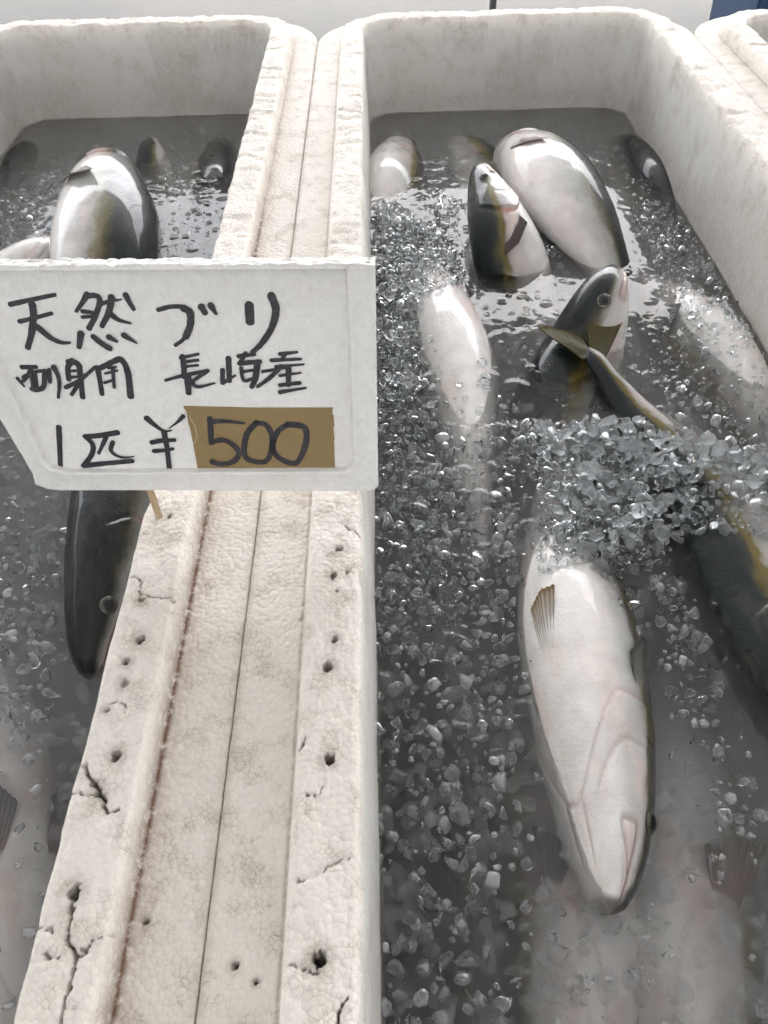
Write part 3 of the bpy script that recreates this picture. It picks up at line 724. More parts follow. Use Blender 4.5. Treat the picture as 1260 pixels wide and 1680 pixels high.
fish([at(1050, 462, -.205), at(1110, 540, -.192), at(1190, 640, -.188), at(1330, 860, -.20)], .50, (-.62, -.2, -.70),
     'pale fish under water at the right wall, small fin on its white flank', res=MD, seed=15,
     fins=[('pectoral', 1, dict(deg=95)), ('pectoral', -1, dict(deg=95))])
fish([at(868, 262, -.130) + (-.035, .140, -.070), at(872, 264, -.130), at(928, 330, -.120), at(988, 422, -.150), at(1043, 530, -.22)], .565, dimg(930, 300, .90, .0, -.10),
     'big silver-sided fish near the back of the middle box, bright sky gleam on its shoulder', res=HI, seed=16, gill=2.2, hs=1.02, fat=1.2, stripe=.35,
     fins=[('pectoral', 1, dict(deg=124, t=.33, c0=(.55, .50, .46), c1=(.26, .22, .19), lift=.008, len=.10))])
fish([at(783, 274, -.090), at(800, 320, -.106), at(826, 400, -.135), at(855, 500, -.205), at(880, 600, -.26)], .47, dimg(815, 340, -.98, .08, .02),
     'yellowtail with dark snout and eye poking up beside the big silver fish', res=HI, seed=17, gill=1.8, hs=.92,
     fins=[('pectoral', 1, dict(deg=102, len=.085, lift=.004, c0=(.22, .15, .13), c1=(.10, .07, .07))), ('pectoral', -1, dict(deg=102, len=.085, lift=.004, c0=(.22, .15, .13), c1=(.10, .07, .07)))])
fish([at(660, 222, -.20), at(655, 265, -.180), at(648, 330, -.182), at(640, 430, -.21)], .50, (.75, 0, -.45),
     'pale sunken fish in the far left corner of the middle box', res=LO, seed=18)
fish([at(742, 225, -.19), at(775, 265, -.185), at(815, 330, -.205), at(860, 430, -.25)], .48, (.80, 0, .2),
     'dim sunken fish between the far left corner and the dark snout', res=LO, seed=19, eyes=())
fish([at(985, 200, -.20), at(1030, 260, -.192), at(1095, 370, -.20), at(1160, 500, -.24)], .52, (.15, 0, .98),
     'dark-backed sunken fish along the far right wall of the middle box', res=LO, seed=20, eyes=())
fish([at(900, 1960, -.232), at(915, 1800, -.218), at(930, 1620, -.222), at(915, 1400, -.262), at(890, 1250, -.285)], .55, (-.82, 0, -.55),
     'sunken belly-up fish at the bottom edge with an olive stripe on its left', res=MD, seed=21, eyes=(), fins=[('pectoral', 1, dict(deg=98, lift=.014, c0=(.34, .28, .27), c1=(.16, .16, .17))), ('pectoral', -1, dict(deg=98, lift=.014, c0=(.34, .28, .27), c1=(.16, .16, .17)))])
fish([at(1160, 1960, -.232), at(1150, 1800, -.218), at(1135, 1620, -.222), at(1125, 1400, -.262), at(1120, 1250, -.29)], .55, (.82, 0, -.55),
     'sunken belly-up fish at the bottom edge with a reddish fin on its right', res=MD, seed=22, eyes=(), fins=[('pectoral', 1, dict(deg=98, lift=.014, c0=(.40, .22, .20), c1=(.20, .18, .12))), ('pectoral', -1, dict(deg=98, lift=.014, c0=(.40, .22, .20), c1=(.20, .18, .12)))])
fish([at(720, 1990, -.26), at(700, 1800, -.262), at(680, 1550, -.265), at(690, 1250, -.27)], .55, (-.3, 0, .95),
     'dark back of a deeply sunken fish in the lower left of the middle box', res=LO, seed=23, eyes=())
# left box -----------------------------------------------------------------
fish([at(184, 308, -.088) + (-.012, .150, -.062), at(184, 308, -.088), at(180, 375, -.082), at(172, 465, -.096), at(160, 585, -.15)], .62, dimg(180, 330, .97, .1, .08),
     'fat two-toned fish rising from the water behind the sign, white belly and black back', res=HI, seed=31, gill=2.2, stripe=.65, hs=.95, ws=1.1, fat=1.35,
     fins=[('pectoral', 1, dict(deg=112, t=.36, lift=.014, c0=(.62, .58, .53), c1=(.20, .15, .11), len=.085)), ('pectoral', -1)])
fish([at(112, 402, -.165), at(70, 430, -.155), at(20, 470, -.17), at(-60, 540, -.2)], .48, (.1, .2, -.95),
     'white belly of a fish just showing over the top edge of the sign', res=MD, seed=32, eyes=())
fish([at(95, 205, -.20), at(50, 245, -.188), at(-20, 320, -.20), at(-90, 420, -.23)], .50, (.3, 0, .92),
     'dark sunken fish in the far left corner of the left box', res=LO, seed=33, eyes=())
fish([at(372, 210, -.20), at(365, 250, -.186), at(350, 320, -.195), at(330, 430, -.225)], .50, (.55, 0, .80),
     'dark sunken fish beside the right wall of the left box', res=MD, seed=34)
fish([at(246, 228, -.145), at(250, 262, -.16), at(258, 320, -.195), at(268, 420, -.24)], .36, (-.75, 0, .55),
     'small dark head peeking out behind the fat two-toned fish', res=MD, seed=35)
fish([at(146, 1115, -.162), at(158, 1040, -.144), at(180, 940, -.136), at(206, 800, -.146), at(222, 640, -.20)], .50, (-.62, 0, .78),
     'glossy black-backed fish head down between the sign and the foam rim', res=HI, seed=36, tone=.6, stripe=.45, gill=1.4, ws=.92, hs=.92)
fish([at(10, 1850, -.205), at(8, 1700, -.208), at(0, 1520, -.210), at(-10, 1300, -.23)], .52, (-.62, 0, -.70),
     'sunken pale fish at the lower left edge with a grey fin beside the rim', res=MD, seed=37, eyes=(),
     fins=[('pectoral', 1, dict(deg=148, t=.27, lift=.016, len=.16, c0=(.46, .32, .30), c1=(.20, .22, .23))), ('pectoral', -1, dict(deg=148, lift=.016, len=.16, c0=(.46, .32, .30), c1=(.20, .22, .23)))])

# ------------------------------------------------------------------ crushed ice
def grain_mesh(seed, n=16, lvl=1):
    r = np.random.default_rng(seed)
    p = r.normal(size=(n, 3)); p /= np.linalg.norm(p, axis=1, keepdims=True); p *= r.uniform(.72, 1.05, (n, 1)); p *= r.uniform(.72, 1.15, 3)
    bm = bmesh.new()
    for q in p: bm.verts.new(q)
    res_ = bmesh.ops.convex_hull(bm, input=bm.verts)
    bmesh.ops.delete(bm, geom=[g for g in bm.verts if not g.link_faces], context='VERTS')
    bmesh.ops.dissolve_limit(bm, angle_limit=.35, verts=bm.verts, edges=bm.edges)
    bmesh.ops.bevel(bm, geom=list(bm.edges), offset=.14, segments=1, affect='EDGES', profile=.5)
    bmesh.ops.triangulate(bm, faces=bm.faces)
    bmesh.ops.recalc_face_normals(bm, faces=bm.faces)
    return from_bm('ice_grain', bm, True)
GRAINS = [grain_mesh(100 + i) for i in range(9)]
for g in GRAINS: g.materials.append(M['ice'])
GV = []
for g in GRAINS:
    v = np.empty(len(g.vertices) * 3, np.float32); g.vertices.foreach_get('co', v)
    f = np.array([list(p.vertices) for p in g.polygons], np.int32); GV.append((v.reshape(-1, 3), f))
def rot_rand(r):
    q = r.normal(size=4); q /= np.linalg.norm(q); w, x, y, z = q
    return np.array([[1 - 2 * (y * y + z * z), 2 * (x * y - z * w), 2 * (x * z + y * w)], [2 * (x * y + z * w), 1 - 2 * (x * x + z * z), 2 * (y * z - x * w)], [2 * (x * z - y * w), 2 * (y * z + x * w), 1 - 2 * (x * x + y * y)]])
def joined(items):
    V, F, o = [], [], 0
    for p, s, Rm, k in items:
        v, f = GV[k]; V.append((v * s) @ Rm.T + p); F.append(f + o); o += len(v)
    return mesh_arrays('ice', np.concatenate(V), np.concatenate(F))
# height of fish bodies under a point, so grains lie on the fish and not inside them
bvs = []
for o in FISH:
    me = o.data; n = len(me.vertices); v = np.empty(n * 3, np.float32); me.vertices.foreach_get('co', v); v = v.reshape(-1, 3)
    bvs.append((v.min(0), v.max(0), o))
trees = {}
def fish_top(x, y):
    z = -9.0
    for lo, hi, o in bvs:
        if lo[0] < x < hi[0] and lo[1] < y < hi[1]:
            if o.name not in trees:
                me = o.data; trees[o.name] = BVHTree.FromPolygons([v.co[:] for v in me.vertices], [p.vertices[:] for p in me.polygons])
            hit = trees[o.name].ray_cast(Vector((x, y, .5)), Vector((0, 0, -1)))
            if hit[0] is not None: z = max(z, hit[0].z)
    return z
r = np.random.default_rng(42)
def heap_items(poly, n, hmax, smin, smax, mind, fall=40.0, over_fish=.012, feather=False):
    """grains spread over a photo polygon at water level, stacked to height hmax in its middle"""
    pts = np.array([at(u, v, WATER_Z)[:2] for u, v in poly]); lo, hi = pts.min(0), pts.max(0)
    def inside(x, y):
        c = False; j = len(pts) - 1
        for i in range(len(pts)):
            if (pts[i, 1] > y) != (pts[j, 1] > y) and x < (pts[j, 0] - pts[i, 0]) * (y - pts[i, 1]) / (pts[j, 1] - pts[i, 1]) + pts[i, 0]: c = not c
            j = i
        return c
    def edge(x, y):
        d = 9
        for a, b in zip(pts, np.roll(pts, -1, 0)):
            ab = b - a; t = np.clip(((x - a[0]) * ab[0] + (y - a[1]) * ab[1]) / (ab @ ab), 0, 1); d = min(d, math.hypot(x - a[0] - t * ab[0], y - a[1] - t * ab[1]))
        return d
    out = []; occ = {}
    tries = 0
    while len(out) < n and tries < n * 14:
        tries += 1
        x, y = r.uniform(lo[0], hi[0]), r.uniform(lo[1], hi[1])
        if not inside(x, y): continue
        e = min(1, edge(x, y) * fall)
        if feather and r.random() > .12 + e: continue
        s = (smin * .6 + (smax * 1.12 - smin * .6) * r.random() ** 1.7) * (.75 + .25 * e)
        ft = fish_top(x, y)
        top = WATER_Z + hmax * e * (.6 + .8 * noise2(x * 22, y * 22, 77))
        if ft > WATER_Z:
            if ft > top + over_fish: continue
            base = ft + s * .35
        else: base = WATER_Z - .001
        z = base + r.random() * max(0.0, top - base)
        key = (int(x / .02), int(y / .02), int((z + 1) / .02)); ok = True
        for a in (-1, 0, 1):
            for b in (-1, 0, 1):
                for c in (-1, 0, 1):
                    for q, qs in occ.get((key[0] + a, key[1] + b, key[2] + c), ()):
                        if np.linalg.norm(q - (x, y, z)) < mind * (s + qs): ok = False; break
        if not ok: continue
        p = np.array([x, y, float(z)]); occ.setdefault(key, []).append((p, s)); out.append((p, s, rot_rand(r), int(r.integers(len(GRAINS)))))
    return out
main_heap = heap_items([(835, 690), (900, 700), (1050, 690), (1090, 715), (1180, 745), (1290, 745), (1340, 900), (1240, 905), (1130, 885), (1060, 925), (1000, 960), (925, 935), (890, 900), (880, 800)], 980, .030, .0062, .0120, .55, over_fish=.030)
far_heap = heap_items([(612, 335), (665, 345), (745, 400), (765, 455), (735, 500), (690, 520), (690, 640), (650, 690), (612, 690), (608, 500)], 900, .020, .0056, .0100, .56)
gap_heap = heap_items([(850, 330), (905, 370), (925, 420), (890, 425), (868, 390)], 45, .012, .0045, .0075, .6)
lone = heap_items([(610, 690), (700, 690), (720, 900), (690, 980), (610, 980)], 90, .004, .0055, .0095, .8) + heap_items([(960, 880), (1100, 900), (1130, 1010), (1030, 1040), (1000, 980)], 26, .004, .0055, .0095, .9)
wall_ice = heap_items([(1030, 330), (1100, 330), (1250, 560), (1260, 700), (1160, 600), (1080, 450)], 260, .003, .004, .0085, .7)
wall_ice += heap_items([(620, 660), (840, 700), (880, 880), (860, 980), (620, 1000)], 150, .002, .0045, .0095, .9)
wall_ice += heap_items([(880, 850), (1035, 850), (1015, 945), (965, 930), (930, 950), (884, 965)], 170, .036, .0055, .0105, .52, over_fish=.05)
wall_ice += heap_items([(1060, 560), (1260, 730), (1240, 790), (1080, 700)], 70, .004, .005, .0095, .8)
wall_ice += heap_items([(690, 300), (760, 330), (760, 420), (700, 380)], 60, .006, .0045, .0085, .7)
allit = main_heap
allit = sorted(main_heap, key=lambda q: -(q[0][2] * 2 + q[1] * 3))
singles, rest = allit[:300], allit[300:]
for p, s, Rm, k in singles:
    o = obj('ice_grain', GRAINS[k]); mt = Matrix([list(Rm[i] * s) + [p[i]] for i in range(3)] + [[0, 0, 0, 1]]); o.matrix_world = mt
    tag(o, 'clear loose grain of crushed ice on the heap in front of the forked tail', 'ice', 'loose ice grains on the middle heap')
tag(obj('crushed_ice', joined(rest + far_heap + gap_heap + lone + wall_ice), M['ice']), 'clear crushed ice banked along the left wall and between the fish of the middle box', 'ice', kind='stuff')
def floating(poly, n, smin, smax):
    out = []
    for p, s, Rm, k in heap_items(poly, n, 0.0, smin, smax, .50, 16.0, feather=True):
        if fish_top(p[0], p[1]) > WATER_Z - .035 and r.random() < .8: continue
        p = p.copy(); p[2] = WATER_Z - s * r.uniform(.1, .8) if fish_top(p[0], p[1]) < WATER_Z - .004 else p[2]
        out.append((p, s, Rm, k))
    return out
fl = floating([(605, 330), (760, 400), (770, 560), (830, 640), (870, 700), (870, 880), (850, 1010), (605, 1080)], 900, .0055, .0115)
fl += floating([(590, 1000), (870, 980), (880, 1200), (880, 1480), (860, 1760), (590, 1760)], 330, .005, .0105)
fl += floating([(860, 1440), (1320, 1440), (1320, 1760), (860, 1760)], 40, .004, .008) + floating([(1090, 1150), (1320, 1250), (1320, 1480), (1100, 1450)], 45, .004, .009)
fl += floating([(1040, 320), (1110, 330), (1265, 560), (1275, 760), (1180, 740), (1080, 520)], 330, .0045, .0095)
fl += floating([(1060, 900), (1160, 1000), (1200, 1200), (1100, 1200), (1070, 1000)], 70, .005, .010)
fl += floating([(-60, 810), (115, 815), (105, 1080), (70, 1250), (-60, 1300)], 200, .005, .0110) + floating([(-80, 1150), (110, 1150), (60, 1700), (-80, 1700)], 70, .004, .009)
fl += floating([(265, 290), (385, 260), (345, 420), (262, 420)], 120, .0045, .009) + floating([(-40, 300), (95, 300), (95, 390), (-40, 420)], 110, .0045, .009)
tag(obj('floating_ice', joined(fl), M['wet']), 'wet half-melted crushed ice floating flush with the water', 'ice', kind='stuff')
def sunken(x0, x1, y0, y1, n, lab):
    out = []
    for i in range(n):
        x, y = r.uniform(x0, x1), r.uniform(y0, y1)
        if fbm(x * 11, y * 11, 5, 3) < .36: continue
        s = r.uniform(.006, .0125); ft = fish_top(x, y)
        if ft > WATER_Z - .012: continue
        zl = max(WATER_Z - .055, ft); zh = WATER_Z - s * 1.02
        if zl >= zh: continue
        z = zl + (zh - zl) * r.random() ** .7
        out.append((np.array([x, y, z]), s, rot_rand(r), int(r.integers(len(GRAINS)))))
    return tag(obj('sunken_ice', joined(out), M['slush']), lab, 'ice', kind='stuff')
sunken(-.008, .45, .05, 1.47, 3000, 'hazy crushed ice sunk below the water of the middle box')
sunken(-.63, -.18, .05, 1.47, 2000, 'hazy crushed ice sunk below the water of the left box')

# ------------------------------------------------------------------ price sign
th = R_(15); SN = np.array([0, math.cos(th), -math.sin(th)])            # board normal, pointing away from the viewer
SP0 = np.array([-.16, .36, .02])
EX = np.array([1.0, 0, 0]); EU = np.array([0, math.sin(th), math.cos(th)])
def sg(u, v): p = on_plane(u, v, SP0, SN) - SP0; return p @ EX, p @ EU
def slab(name, outline, t0, t1, mat, parent, bev=0.0, cutattr=False):
    bm = bmesh.new(); a = [bm.verts.new((x, t0, y)) for x, y in outline]; b = [bm.verts.new((x, t1, y)) for x, y in outline]; n = len(outline)
    bm.faces.new(a); bm.faces.new(b[::-1])
    for i in range(n): bm.faces.new((a[i], b[i], b[(i + 1) % n], a[(i + 1) % n])[::-1])
    bmesh.ops.recalc_face_normals(bm, faces=bm.faces)
    if bev: bmesh.ops.bevel(bm, geom=list(bm.edges), offset=bev, segments=3, affect='EDGES', profile=.5)
    return obj(name, from_bm(name, bm, False), mat, parent)
sign = empty('price_sign', SP0); sign.rotation_euler = (-th, 0, 0)
tag(sign, 'hand-lettered foam price sign on a bamboo stick, brown tape patch reading 500', 'sign')
# local frame of the board: x right, y = away from the viewer, z up the board
def arc(c, r_, a0, a1, n=6): return [(c[0] + r_ * math.cos(R_(a0 + (a1 - a0) * i / n)), c[1] + r_ * math.sin(R_(a0 + (a1 - a0) * i / n))) for i in range(n + 1)]
tr, tl = sg(616, 436), sg(-140, 440); br_, bl = sg(621, 806), sg(70, 806); lf = sg(-60, 590)
rr = .006
outer = [tr, tl, lf] + [(lf[0] + (bl[0] - lf[0]) * .86, lf[1] + (bl[1] - lf[1]) * .86), (bl[0] - .004, bl[1] + .005), (bl[0] + .004, bl[1] + .0008), (bl[0] + .012, bl[1])] + arc((br_[0] - rr, br_[1] + rr), rr, -90, 0)
ir, ib = sg(568, 440), sg(581, 772); ibl = sg(112, 775); il = sg(-20, 560); itl = sg(-100, 440)
inner = [(ir[0], tr[1] + .0)] + [(itl[0], tl[1]), il] + [(il[0] + (sg(66, 745)[0] - il[0]) * .9, il[1] + (sg(66, 745)[1] - il[1]) * .9), sg(72, 757), sg(84, 768), ibl] + arc((ib[0] - rr * 1.3, ib[1] + rr * 1.3), rr * 1.3, -90, 0)
# backing slab with a recessed writing panel and a raised border that is open at the sawn top edge
TH = .016; REC = .0040
outer_l = len(outer)
bm = bmesh.new()
def dense(poly, st=.004):
    o = []
    for a, b in zip(poly, poly[1:] + poly[:1]):
        n = max(1, int(math.hypot(b[0] - a[0], b[1] - a[1]) / st))
        for i in range(n): o.append((a[0] + (b[0] - a[0]) * i / n, a[1] + (b[1] - a[1]) * i / n))
    return o
slab('board', dense(outer, .005), REC, TH, M['sign'], sign)
# the border: ring from the right top round the bottom to the left top
def border():
    o_path = [tr] + list(reversed(arc((br_[0] - rr, br_[1] + rr), rr, -90, 0))) + [(bl[0] + .012, bl[1]), (bl[0] + .004, bl[1] + .0008), (bl[0] - .004, bl[1] + .005), (lf[0] + (bl[0] - lf[0]) * .86, lf[1] + (bl[1] - lf[1]) * .86), lf, tl]
    i_path = [(ir[0], tr[1])] + list(reversed(arc((ib[0] - rr * 1.3, ib[1] + rr * 1.3), rr * 1.3, -90, 0))) + [ibl, sg(84, 768), sg(72, 757), (il[0] + (sg(66, 745)[0] - il[0]) * .9, il[1] + (sg(66, 745)[1] - il[1]) * .9), il, (itl[0], tl[1])]
    def rs(p, n=220):
        p = np.array(p); l = np.concatenate([[0], np.cumsum(np.linalg.norm(np.diff(p, axis=0), axis=1))]); a = np.linspace(0, l[-1], n)
        return np.stack([np.interp(a, l, p[:, 0]), np.interp(a, l, p[:, 1])], -1)
    # matched by corner index so that the two lines stay parallel
    def rs2(p):
        out = []
        for a, b in zip(p[:-1], p[1:]):
            for q in np.linspace(0, 1, 12, endpoint=False): out.append((a[0] + (b[0] - a[0]) * q, a[1] + (b[1] - a[1]) * q))
        out.append(p[-1]); return np.array(out)
    O, I = rs2(o_path), rs2(i_path); n = len(O)
    rows = []
    for f, y in ((0, REC + .002), (0, .0012), (.03, .0002), (.08, 0), (.82, 0), (.88, -.0009), (.96, -.0010), (1.0, .0006), (1.05, REC + .0004)):
        q = O * (1 - f) + I * f; yy = np.full(n, y)
        rows.append(np.stack([q[:, 0], yy + (fbm(q[:, 0] * 300, q[:, 1] * 300, 3, 3) - .5) * .0007, q[:, 1]], -1))
    V = np.stack(rows, 1).reshape(-1, 3); me = mesh_arrays('border', V, grid_faces(n, len(rows)))
    return obj('border', me, M['sign'], sign)
border()
# rough sawn top edge
n = 260; xs = np.linspace(tl[0], tr[0], n); ysn = np.linspace(-.0004, TH + .0006, 16)
Xg, Yg = np.meshgrid(xs, ysn, indexing='ij'); ztop = np.interp(xs, [tl[0], tr[0]], [tl[1], tr[1]])[:, None]
Zg = ztop + .0004 + (fbm(Xg * 260, Yg * 420, 8, 4) - .35) * .0028
Zg[:, 0] = ztop[:, 0] - .0015; Zg[:, -1] = ztop[:, 0] - .0015
me = mesh_arrays('sawn_edge', np.stack([Xg, Yg, Zg], -1).reshape(-1, 3), grid_faces(n, 16)); fattr(me, 'cut', np.ones(n * 16))
obj('sawn_edge', me, M['sign'], sign)
# cloth tape and lettering, drawn on the writing panel (plane y = REC)
def pn(u, v):
    p0 = SP0 + SN * REC; p = on_plane(u, v, p0, SN) - SP0; return p @ EX, p @ EU
def zc(region, sc): return lambda q: pn(region[0] + q[0] / sc, region[1] + q[1] / sc)
zA, zB, zC, zD = zc((0, 460), 3.9375), zc((240, 460), 3.15), zc((60, 640), 4.5), zc((290, 640), 3.706)
tp = [zD(q) for q in [(40, 95), (480, 106), (948, 105), (946, 148), (954, 152), (958, 215), (952, 230), (960, 300), (956, 305), (963, 498), (540, 496), (130, 493), (122, 440), (115, 400), (95, 300), (80, 225), (72, 205), (64, 150)]]
slab('tape_patch', tp, REC - .0005, REC + .0002, M['tape'], sign)
def strokes(name, conv, sc, lst, y):
    V, F = [], []
    for st in lst:
        pts, w = st[0], st[1]; we = st[2] if len(st) > 2 else w * .85
        P = np.array([conv(q) for q in pts]); q = np.vstack([2 * P[0] - P[1], P, 2 * P[-1] - P[-2]]); C = []
        for a, b, c, d in zip(q[:-3], q[1:-2], q[2:-1], q[3:]):
            for u in np.linspace(0, 1, 10, endpoint=False):
                C.append(.5 * (2 * b + (c - a) * u + (2 * a - 5 * b + 4 * c - d) * u * u + (3 * b - a - 3 * c + d) * u ** 3))
        C.append(P[-1]); C = np.array(C); k = len(C)
        T = np.gradient(C, axis=0); T /= np.linalg.norm(T, axis=1, keepdims=True) + 1e-12; Nn = np.stack([-T[:, 1], T[:, 0]], -1)
        px = abs(conv((1000, 300))[0] - conv((0, 300))[0]) / 1000
        hw = np.linspace(w, we, k) * .54 * px; hw = hw * (1 + .10 * (fbm(np.arange(k) * .45, np.full(k, float(len(V))), 5, 2) - .5) * 2)
        cap = 4
        L_ = [C[0] - T[0] * hw[0] * .8 * math.cos(a) + Nn[0] * hw[0] * .9 * math.sin(a) for a in np.linspace(0.25, math.pi / 2, cap, endpoint=False)]
        R__ = [C[0] - T[0] * hw[0] * .8 * math.cos(a) - Nn[0] * hw[0] * .9 * math.sin(a) for a in np.linspace(0.25, math.pi / 2, cap, endpoint=False)]
        L_ += list(C + Nn * hw[:, None]); R__ += list(C - Nn * hw[:, None])
        L_ += [C[-1] + T[-1] * hw[-1] * .8 * math.sin(a) + Nn[-1] * hw[-1] * math.cos(a) for a in np.linspace(.3, 1.35, cap)]
        R__ += [C[-1] + T[-1] * hw[-1] * .8 * math.sin(a) - Nn[-1] * hw[-1] * math.cos(a) for a in np.linspace(.3, 1.35, cap)]
        b0 = len(V); yy = y - .00006 * (len(F) % 7 + 1)
        for l_, r_2 in zip(L_, R__): V.append((l_[0], yy, l_[1])); V.append((r_2[0], yy, r_2[1]))
        for i in range(len(L_) - 1): F.append((b0 + 2 * i, b0 + 2 * i + 1, b0 + 2 * i + 3, b0 + 2 * i + 2))
        y -= .00005
    me = mesh_arrays(name, V, F, False); return obj(name, me, M['ink'], sign)
YI = REC - .0002
strokes('character', zA, 1, [([(65, 155), (200, 125), (355, 92)], 32, 24), ([(125, 265), (190, 250), (335, 212)], 30, 24), ([(210, 155), (218, 230), (205, 340), (180, 435)], 46, 36), ([(238, 295), (330, 370), (400, 400), (455, 400)], 44, 16)], YI)
strokes('character', zA, 1, [([(565, 88), (535, 140), (492, 200)], 40, 20), ([(560, 98), (625, 100), (645, 140), (612, 240), (575, 310)], 34, 34), ([(532, 197), (600, 205)], 28), ([(532, 236), (600, 230)], 24), ([(650, 150), (720, 132), (785, 122)], 30, 10), ([(722, 105), (705, 200), (660, 295)], 44, 30), ([(705, 205), (765, 252), (845, 275)], 40, 16), ([(812, 90), (832, 130), (865, 185)], 38, 26), ([(525, 340), (512, 430)], 46, 30), ([(602, 358), (660, 405), (715, 438)], 36, 36), ([(705, 362), (758, 392)], 40, 18), ([(800, 350), (840, 375), (885, 402)], 42, 12)], YI)
strokes('character', zB, 1, [([(60, 152), (130, 135), (200, 140), (230, 175), (225, 240), (195, 300), (150, 335)], 22, 20), ([(190, 140), (226, 165), (228, 230), (205, 290)], 36, 34), ([(285, 135), (305, 168)], 36, 28), ([(332, 125), (362, 172)], 34, 16)], YI)
strokes('character', zB, 1, [([(532, 125), (537, 215)], 44, 42), ([(645, 75), (670, 150), (650, 240), (600, 320), (550, 370)], 40, 24)], YI)
strokes('character', zA, 1, [([(140, 560), (235, 558)], 32), ([(205, 560), (190, 600), (150, 650)], 30), ([(115, 630), (160, 685)], 26, 12), ([(150, 625), (225, 590), (290, 582)], 26), ([(225, 590), (240, 700)], 30), ([(292, 582), (285, 680), (240, 705), (205, 698)], 34), ([(320, 575), (325, 655)], 30), ([(350, 555), (385, 640), (380, 755)], 36, 18), ([(205, 610), (215, 690)], 24)], YI)
strokes('character', zA, 1, [([(470, 515), (440, 560), (445, 640)], 38), ([(440, 525), (505, 540), (520, 620), (535, 755)], 40, 34), ([(450, 585), (510, 580)], 20), ([(450, 625), (510, 620)], 22), ([(425, 690), (520, 640), (620, 555)], 30, 22), ([(540, 610), (500, 680), (465, 735)], 28)], YI)
strokes('character', zA, 1, [([(630, 560), (645, 640), (660, 735)], 36, 30), ([(640, 570), (740, 520), (785, 512), (825, 590), (845, 750)], 34, 42), ([(700, 562), (750, 557)], 22), ([(680, 600), (760, 580)], 18), ([(675, 660), (740, 640)], 20), ([(730, 560), (740, 690)], 28, 20)], YI)
strokes('character', zB, 1, [([(175, 400), (270, 380)], 18), ([(188, 390), (195, 450), (195, 500)], 30), ([(195, 420), (270, 410)], 18), ([(195, 445), (268, 437)], 16), ([(100, 515), (190, 490), (320, 465)], 16, 20), ([(215, 490), (220, 580)], 36, 30), ([(310, 470), (240, 520)], 22), ([(225, 510), (265, 547), (355, 528)], 26, 10)], YI)
strokes('character', zB, 1, [([(425, 400), (430, 520)], 30), ([(395, 460), (395, 530)], 26), ([(395, 530), (460, 490)], 22, 12), ([(475, 390), (560, 380)], 22), ([(515, 375), (480, 430)], 22), ([(480, 427), (590, 417)], 26), ([(500, 470), (555, 462)], 18), ([(490, 450), (505, 515), (550, 505)], 20), ([(575, 420), (565, 500), (545, 550)], 36, 24)], YI)
strokes('character', zB, 1, [([(690, 380), (780, 370)], 22, 14), ([(645, 412), (800, 405)], 22, 14), ([(720, 375), (700, 410)], 22), ([(670, 445), (815, 432)], 20, 10), ([(600, 470), (720, 450)], 16), ([(700, 440), (640, 500), (575, 548)], 26, 18), ([(690, 490), (800, 475)], 18, 10), ([(735, 450), (735, 540)], 30), ([(690, 540), (795, 528)], 22), ([(690, 575), (825, 553)], 22, 12)], YI)
strokes('character', zC, 1, [([(165, 270), (172, 430), (178, 592)], 40, 32)], YI)
strokes('character', zC, 1, [([(355, 342), (460, 335), (600, 312)], 38, 40), ([(365, 345), (415, 400), (410, 470), (350, 555)], 36, 36), ([(515, 345), (490, 400), (460, 465)], 36, 22), ([(565, 380), (550, 440), (590, 480), (650, 495), (720, 488)], 36, 10), ([(345, 556), (500, 540), (710, 520)], 40, 34)], YI)
strokes('character', zC, 1, [([(812, 205), (870, 255), (940, 300), (1000, 297)], 46, 10), ([(1085, 190), (1040, 235), (980, 280)], 32, 8), ([(850, 385), (930, 370), (1020, 366)], 38, 30), ([(865, 448), (940, 442), (1010, 430)], 36, 22), ([(940, 300), (965, 430), (985, 600)], 38, 36)], YI)
YT = REC - .0007
strokes('digit', zD, 1, [([(203, 168), (212, 320)], 34, 32), ([(205, 188), (300, 186), (410, 197)], 32, 14), ([(212, 312), (290, 300), (360, 345), (378, 390), (340, 432), (270, 445), (215, 430)], 30, 34)], YT)
strokes('digit', zD, 1, [([(485, 195), (430, 260), (410, 350), (420, 405), (470, 430), (540, 430), (575, 370), (580, 280), (545, 210), (485, 195)], 34, 32)], YT)
strokes('digit', zD, 1, [([(675, 205), (615, 250), (585, 330), (600, 385), (650, 425), (725, 440), (770, 370), (790, 280), (770, 220), (675, 205)], 32, 36)], YT)
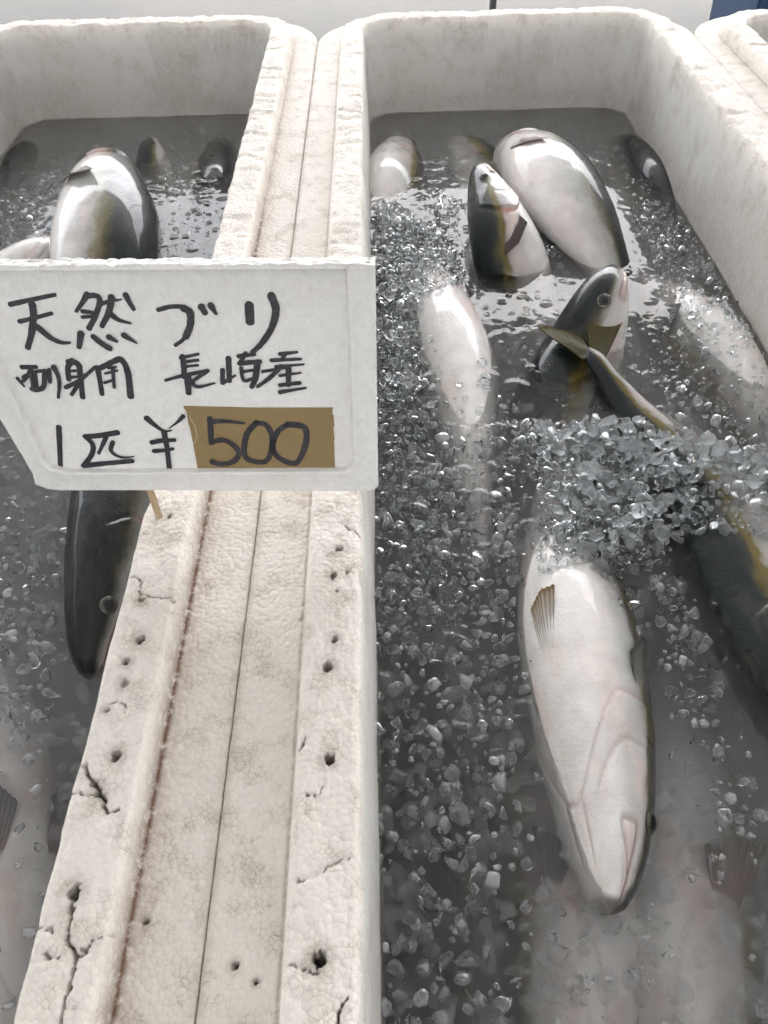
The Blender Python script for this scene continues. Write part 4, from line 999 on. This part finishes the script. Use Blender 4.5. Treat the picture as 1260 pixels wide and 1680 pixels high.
def tube(name, pts, r0, r1, mat, parent, n=10):
    pts = [Vector(p) for p in pts]; V = []
    for i, p in enumerate(pts):
        t = (pts[min(i + 1, len(pts) - 1)] - pts[max(i - 1, 0)]).normalized(); a = t.orthogonal().normalized(); b = t.cross(a); rad = r0 + (r1 - r0) * i / (len(pts) - 1)
        for j in range(n):
            q = 2 * math.pi * j / n; V.append(p + (a * math.cos(q) + b * math.sin(q)) * rad)
    return obj(name, mesh_arrays(name, [v[:] for v in V], grid_faces(len(pts), n, wrap_v=True)), mat, parent)
tube('loose_thread', [(*[zD(q)[0]], REC - .0012, zD(q)[1]) for q in [(52, 110), (85, 165), (115, 220), (126, 280), (105, 322)]], .00018, .00018, M['thread'], sign, 6)
foot = at(262, 850, -.002); top_ = on_plane(247, 806, SP0 + SN * TH * .5, SN)
dirv = top_ - foot
inv = Matrix.Rotation(-th, 4, 'X').inverted()
def loc(p): return (inv @ Vector(p - SP0))[:]
tube('stick', [loc(foot - dirv * .5), loc(foot), loc(top_), loc(top_ + dirv * .8)], .0026, .0026, M['wood'], sign, 8)

# ------------------------------------------------------------------ things just beyond the boxes
def on_ground_y(u, v, y):
    d = ray(u, v); return CAM + d * (y / d[1])
q0 = on_ground_y(1150, 30, 1.95); bm = bmesh.new(); bmesh.ops.create_cube(bm, size=1.0)
w = .36; hgt = .46
for v in bm.verts:
    k = 1.0 if v.co.z > 0 else .88
    v.co = Vector((q0[0] + .115 + w / 2 + v.co.x * w * k, 2.1 + v.co.y * .30 * k, GROUND_Z + .002 + (v.co.z + .5) * hgt))
tf = [f for f in bm.faces if f.normal.z > .5 or all(v.co.z > GROUND_Z + hgt - .01 for v in f.verts)]
bmesh.ops.inset_region(bm, faces=tf, thickness=.02); bmesh.ops.translate(bm, vec=(0, 0, -.35), verts=list({v for f in tf for v in f.verts}))
bmesh.ops.bevel(bm, geom=list(bm.edges), offset=.006, segments=2, affect='EDGES')
tag(obj('blue_tub', from_bm('blue_tub', bm), M['blue']), 'dark blue plastic tub behind the rightmost foam box', 'tub')
p0 = on_ground_y(809, 4, 3.0)
pl = tube('post', [(p0[0], 3.0, GROUND_Z - .01), (p0[0], 3.0, GROUND_Z + .04), (p0[0], 3.0, .7), (p0[0], 3.0, 2.2)], .012, .012, M['pole'], None, 12)
tag(pl, 'thin dark grey post standing on the concrete behind the middle box', 'post')
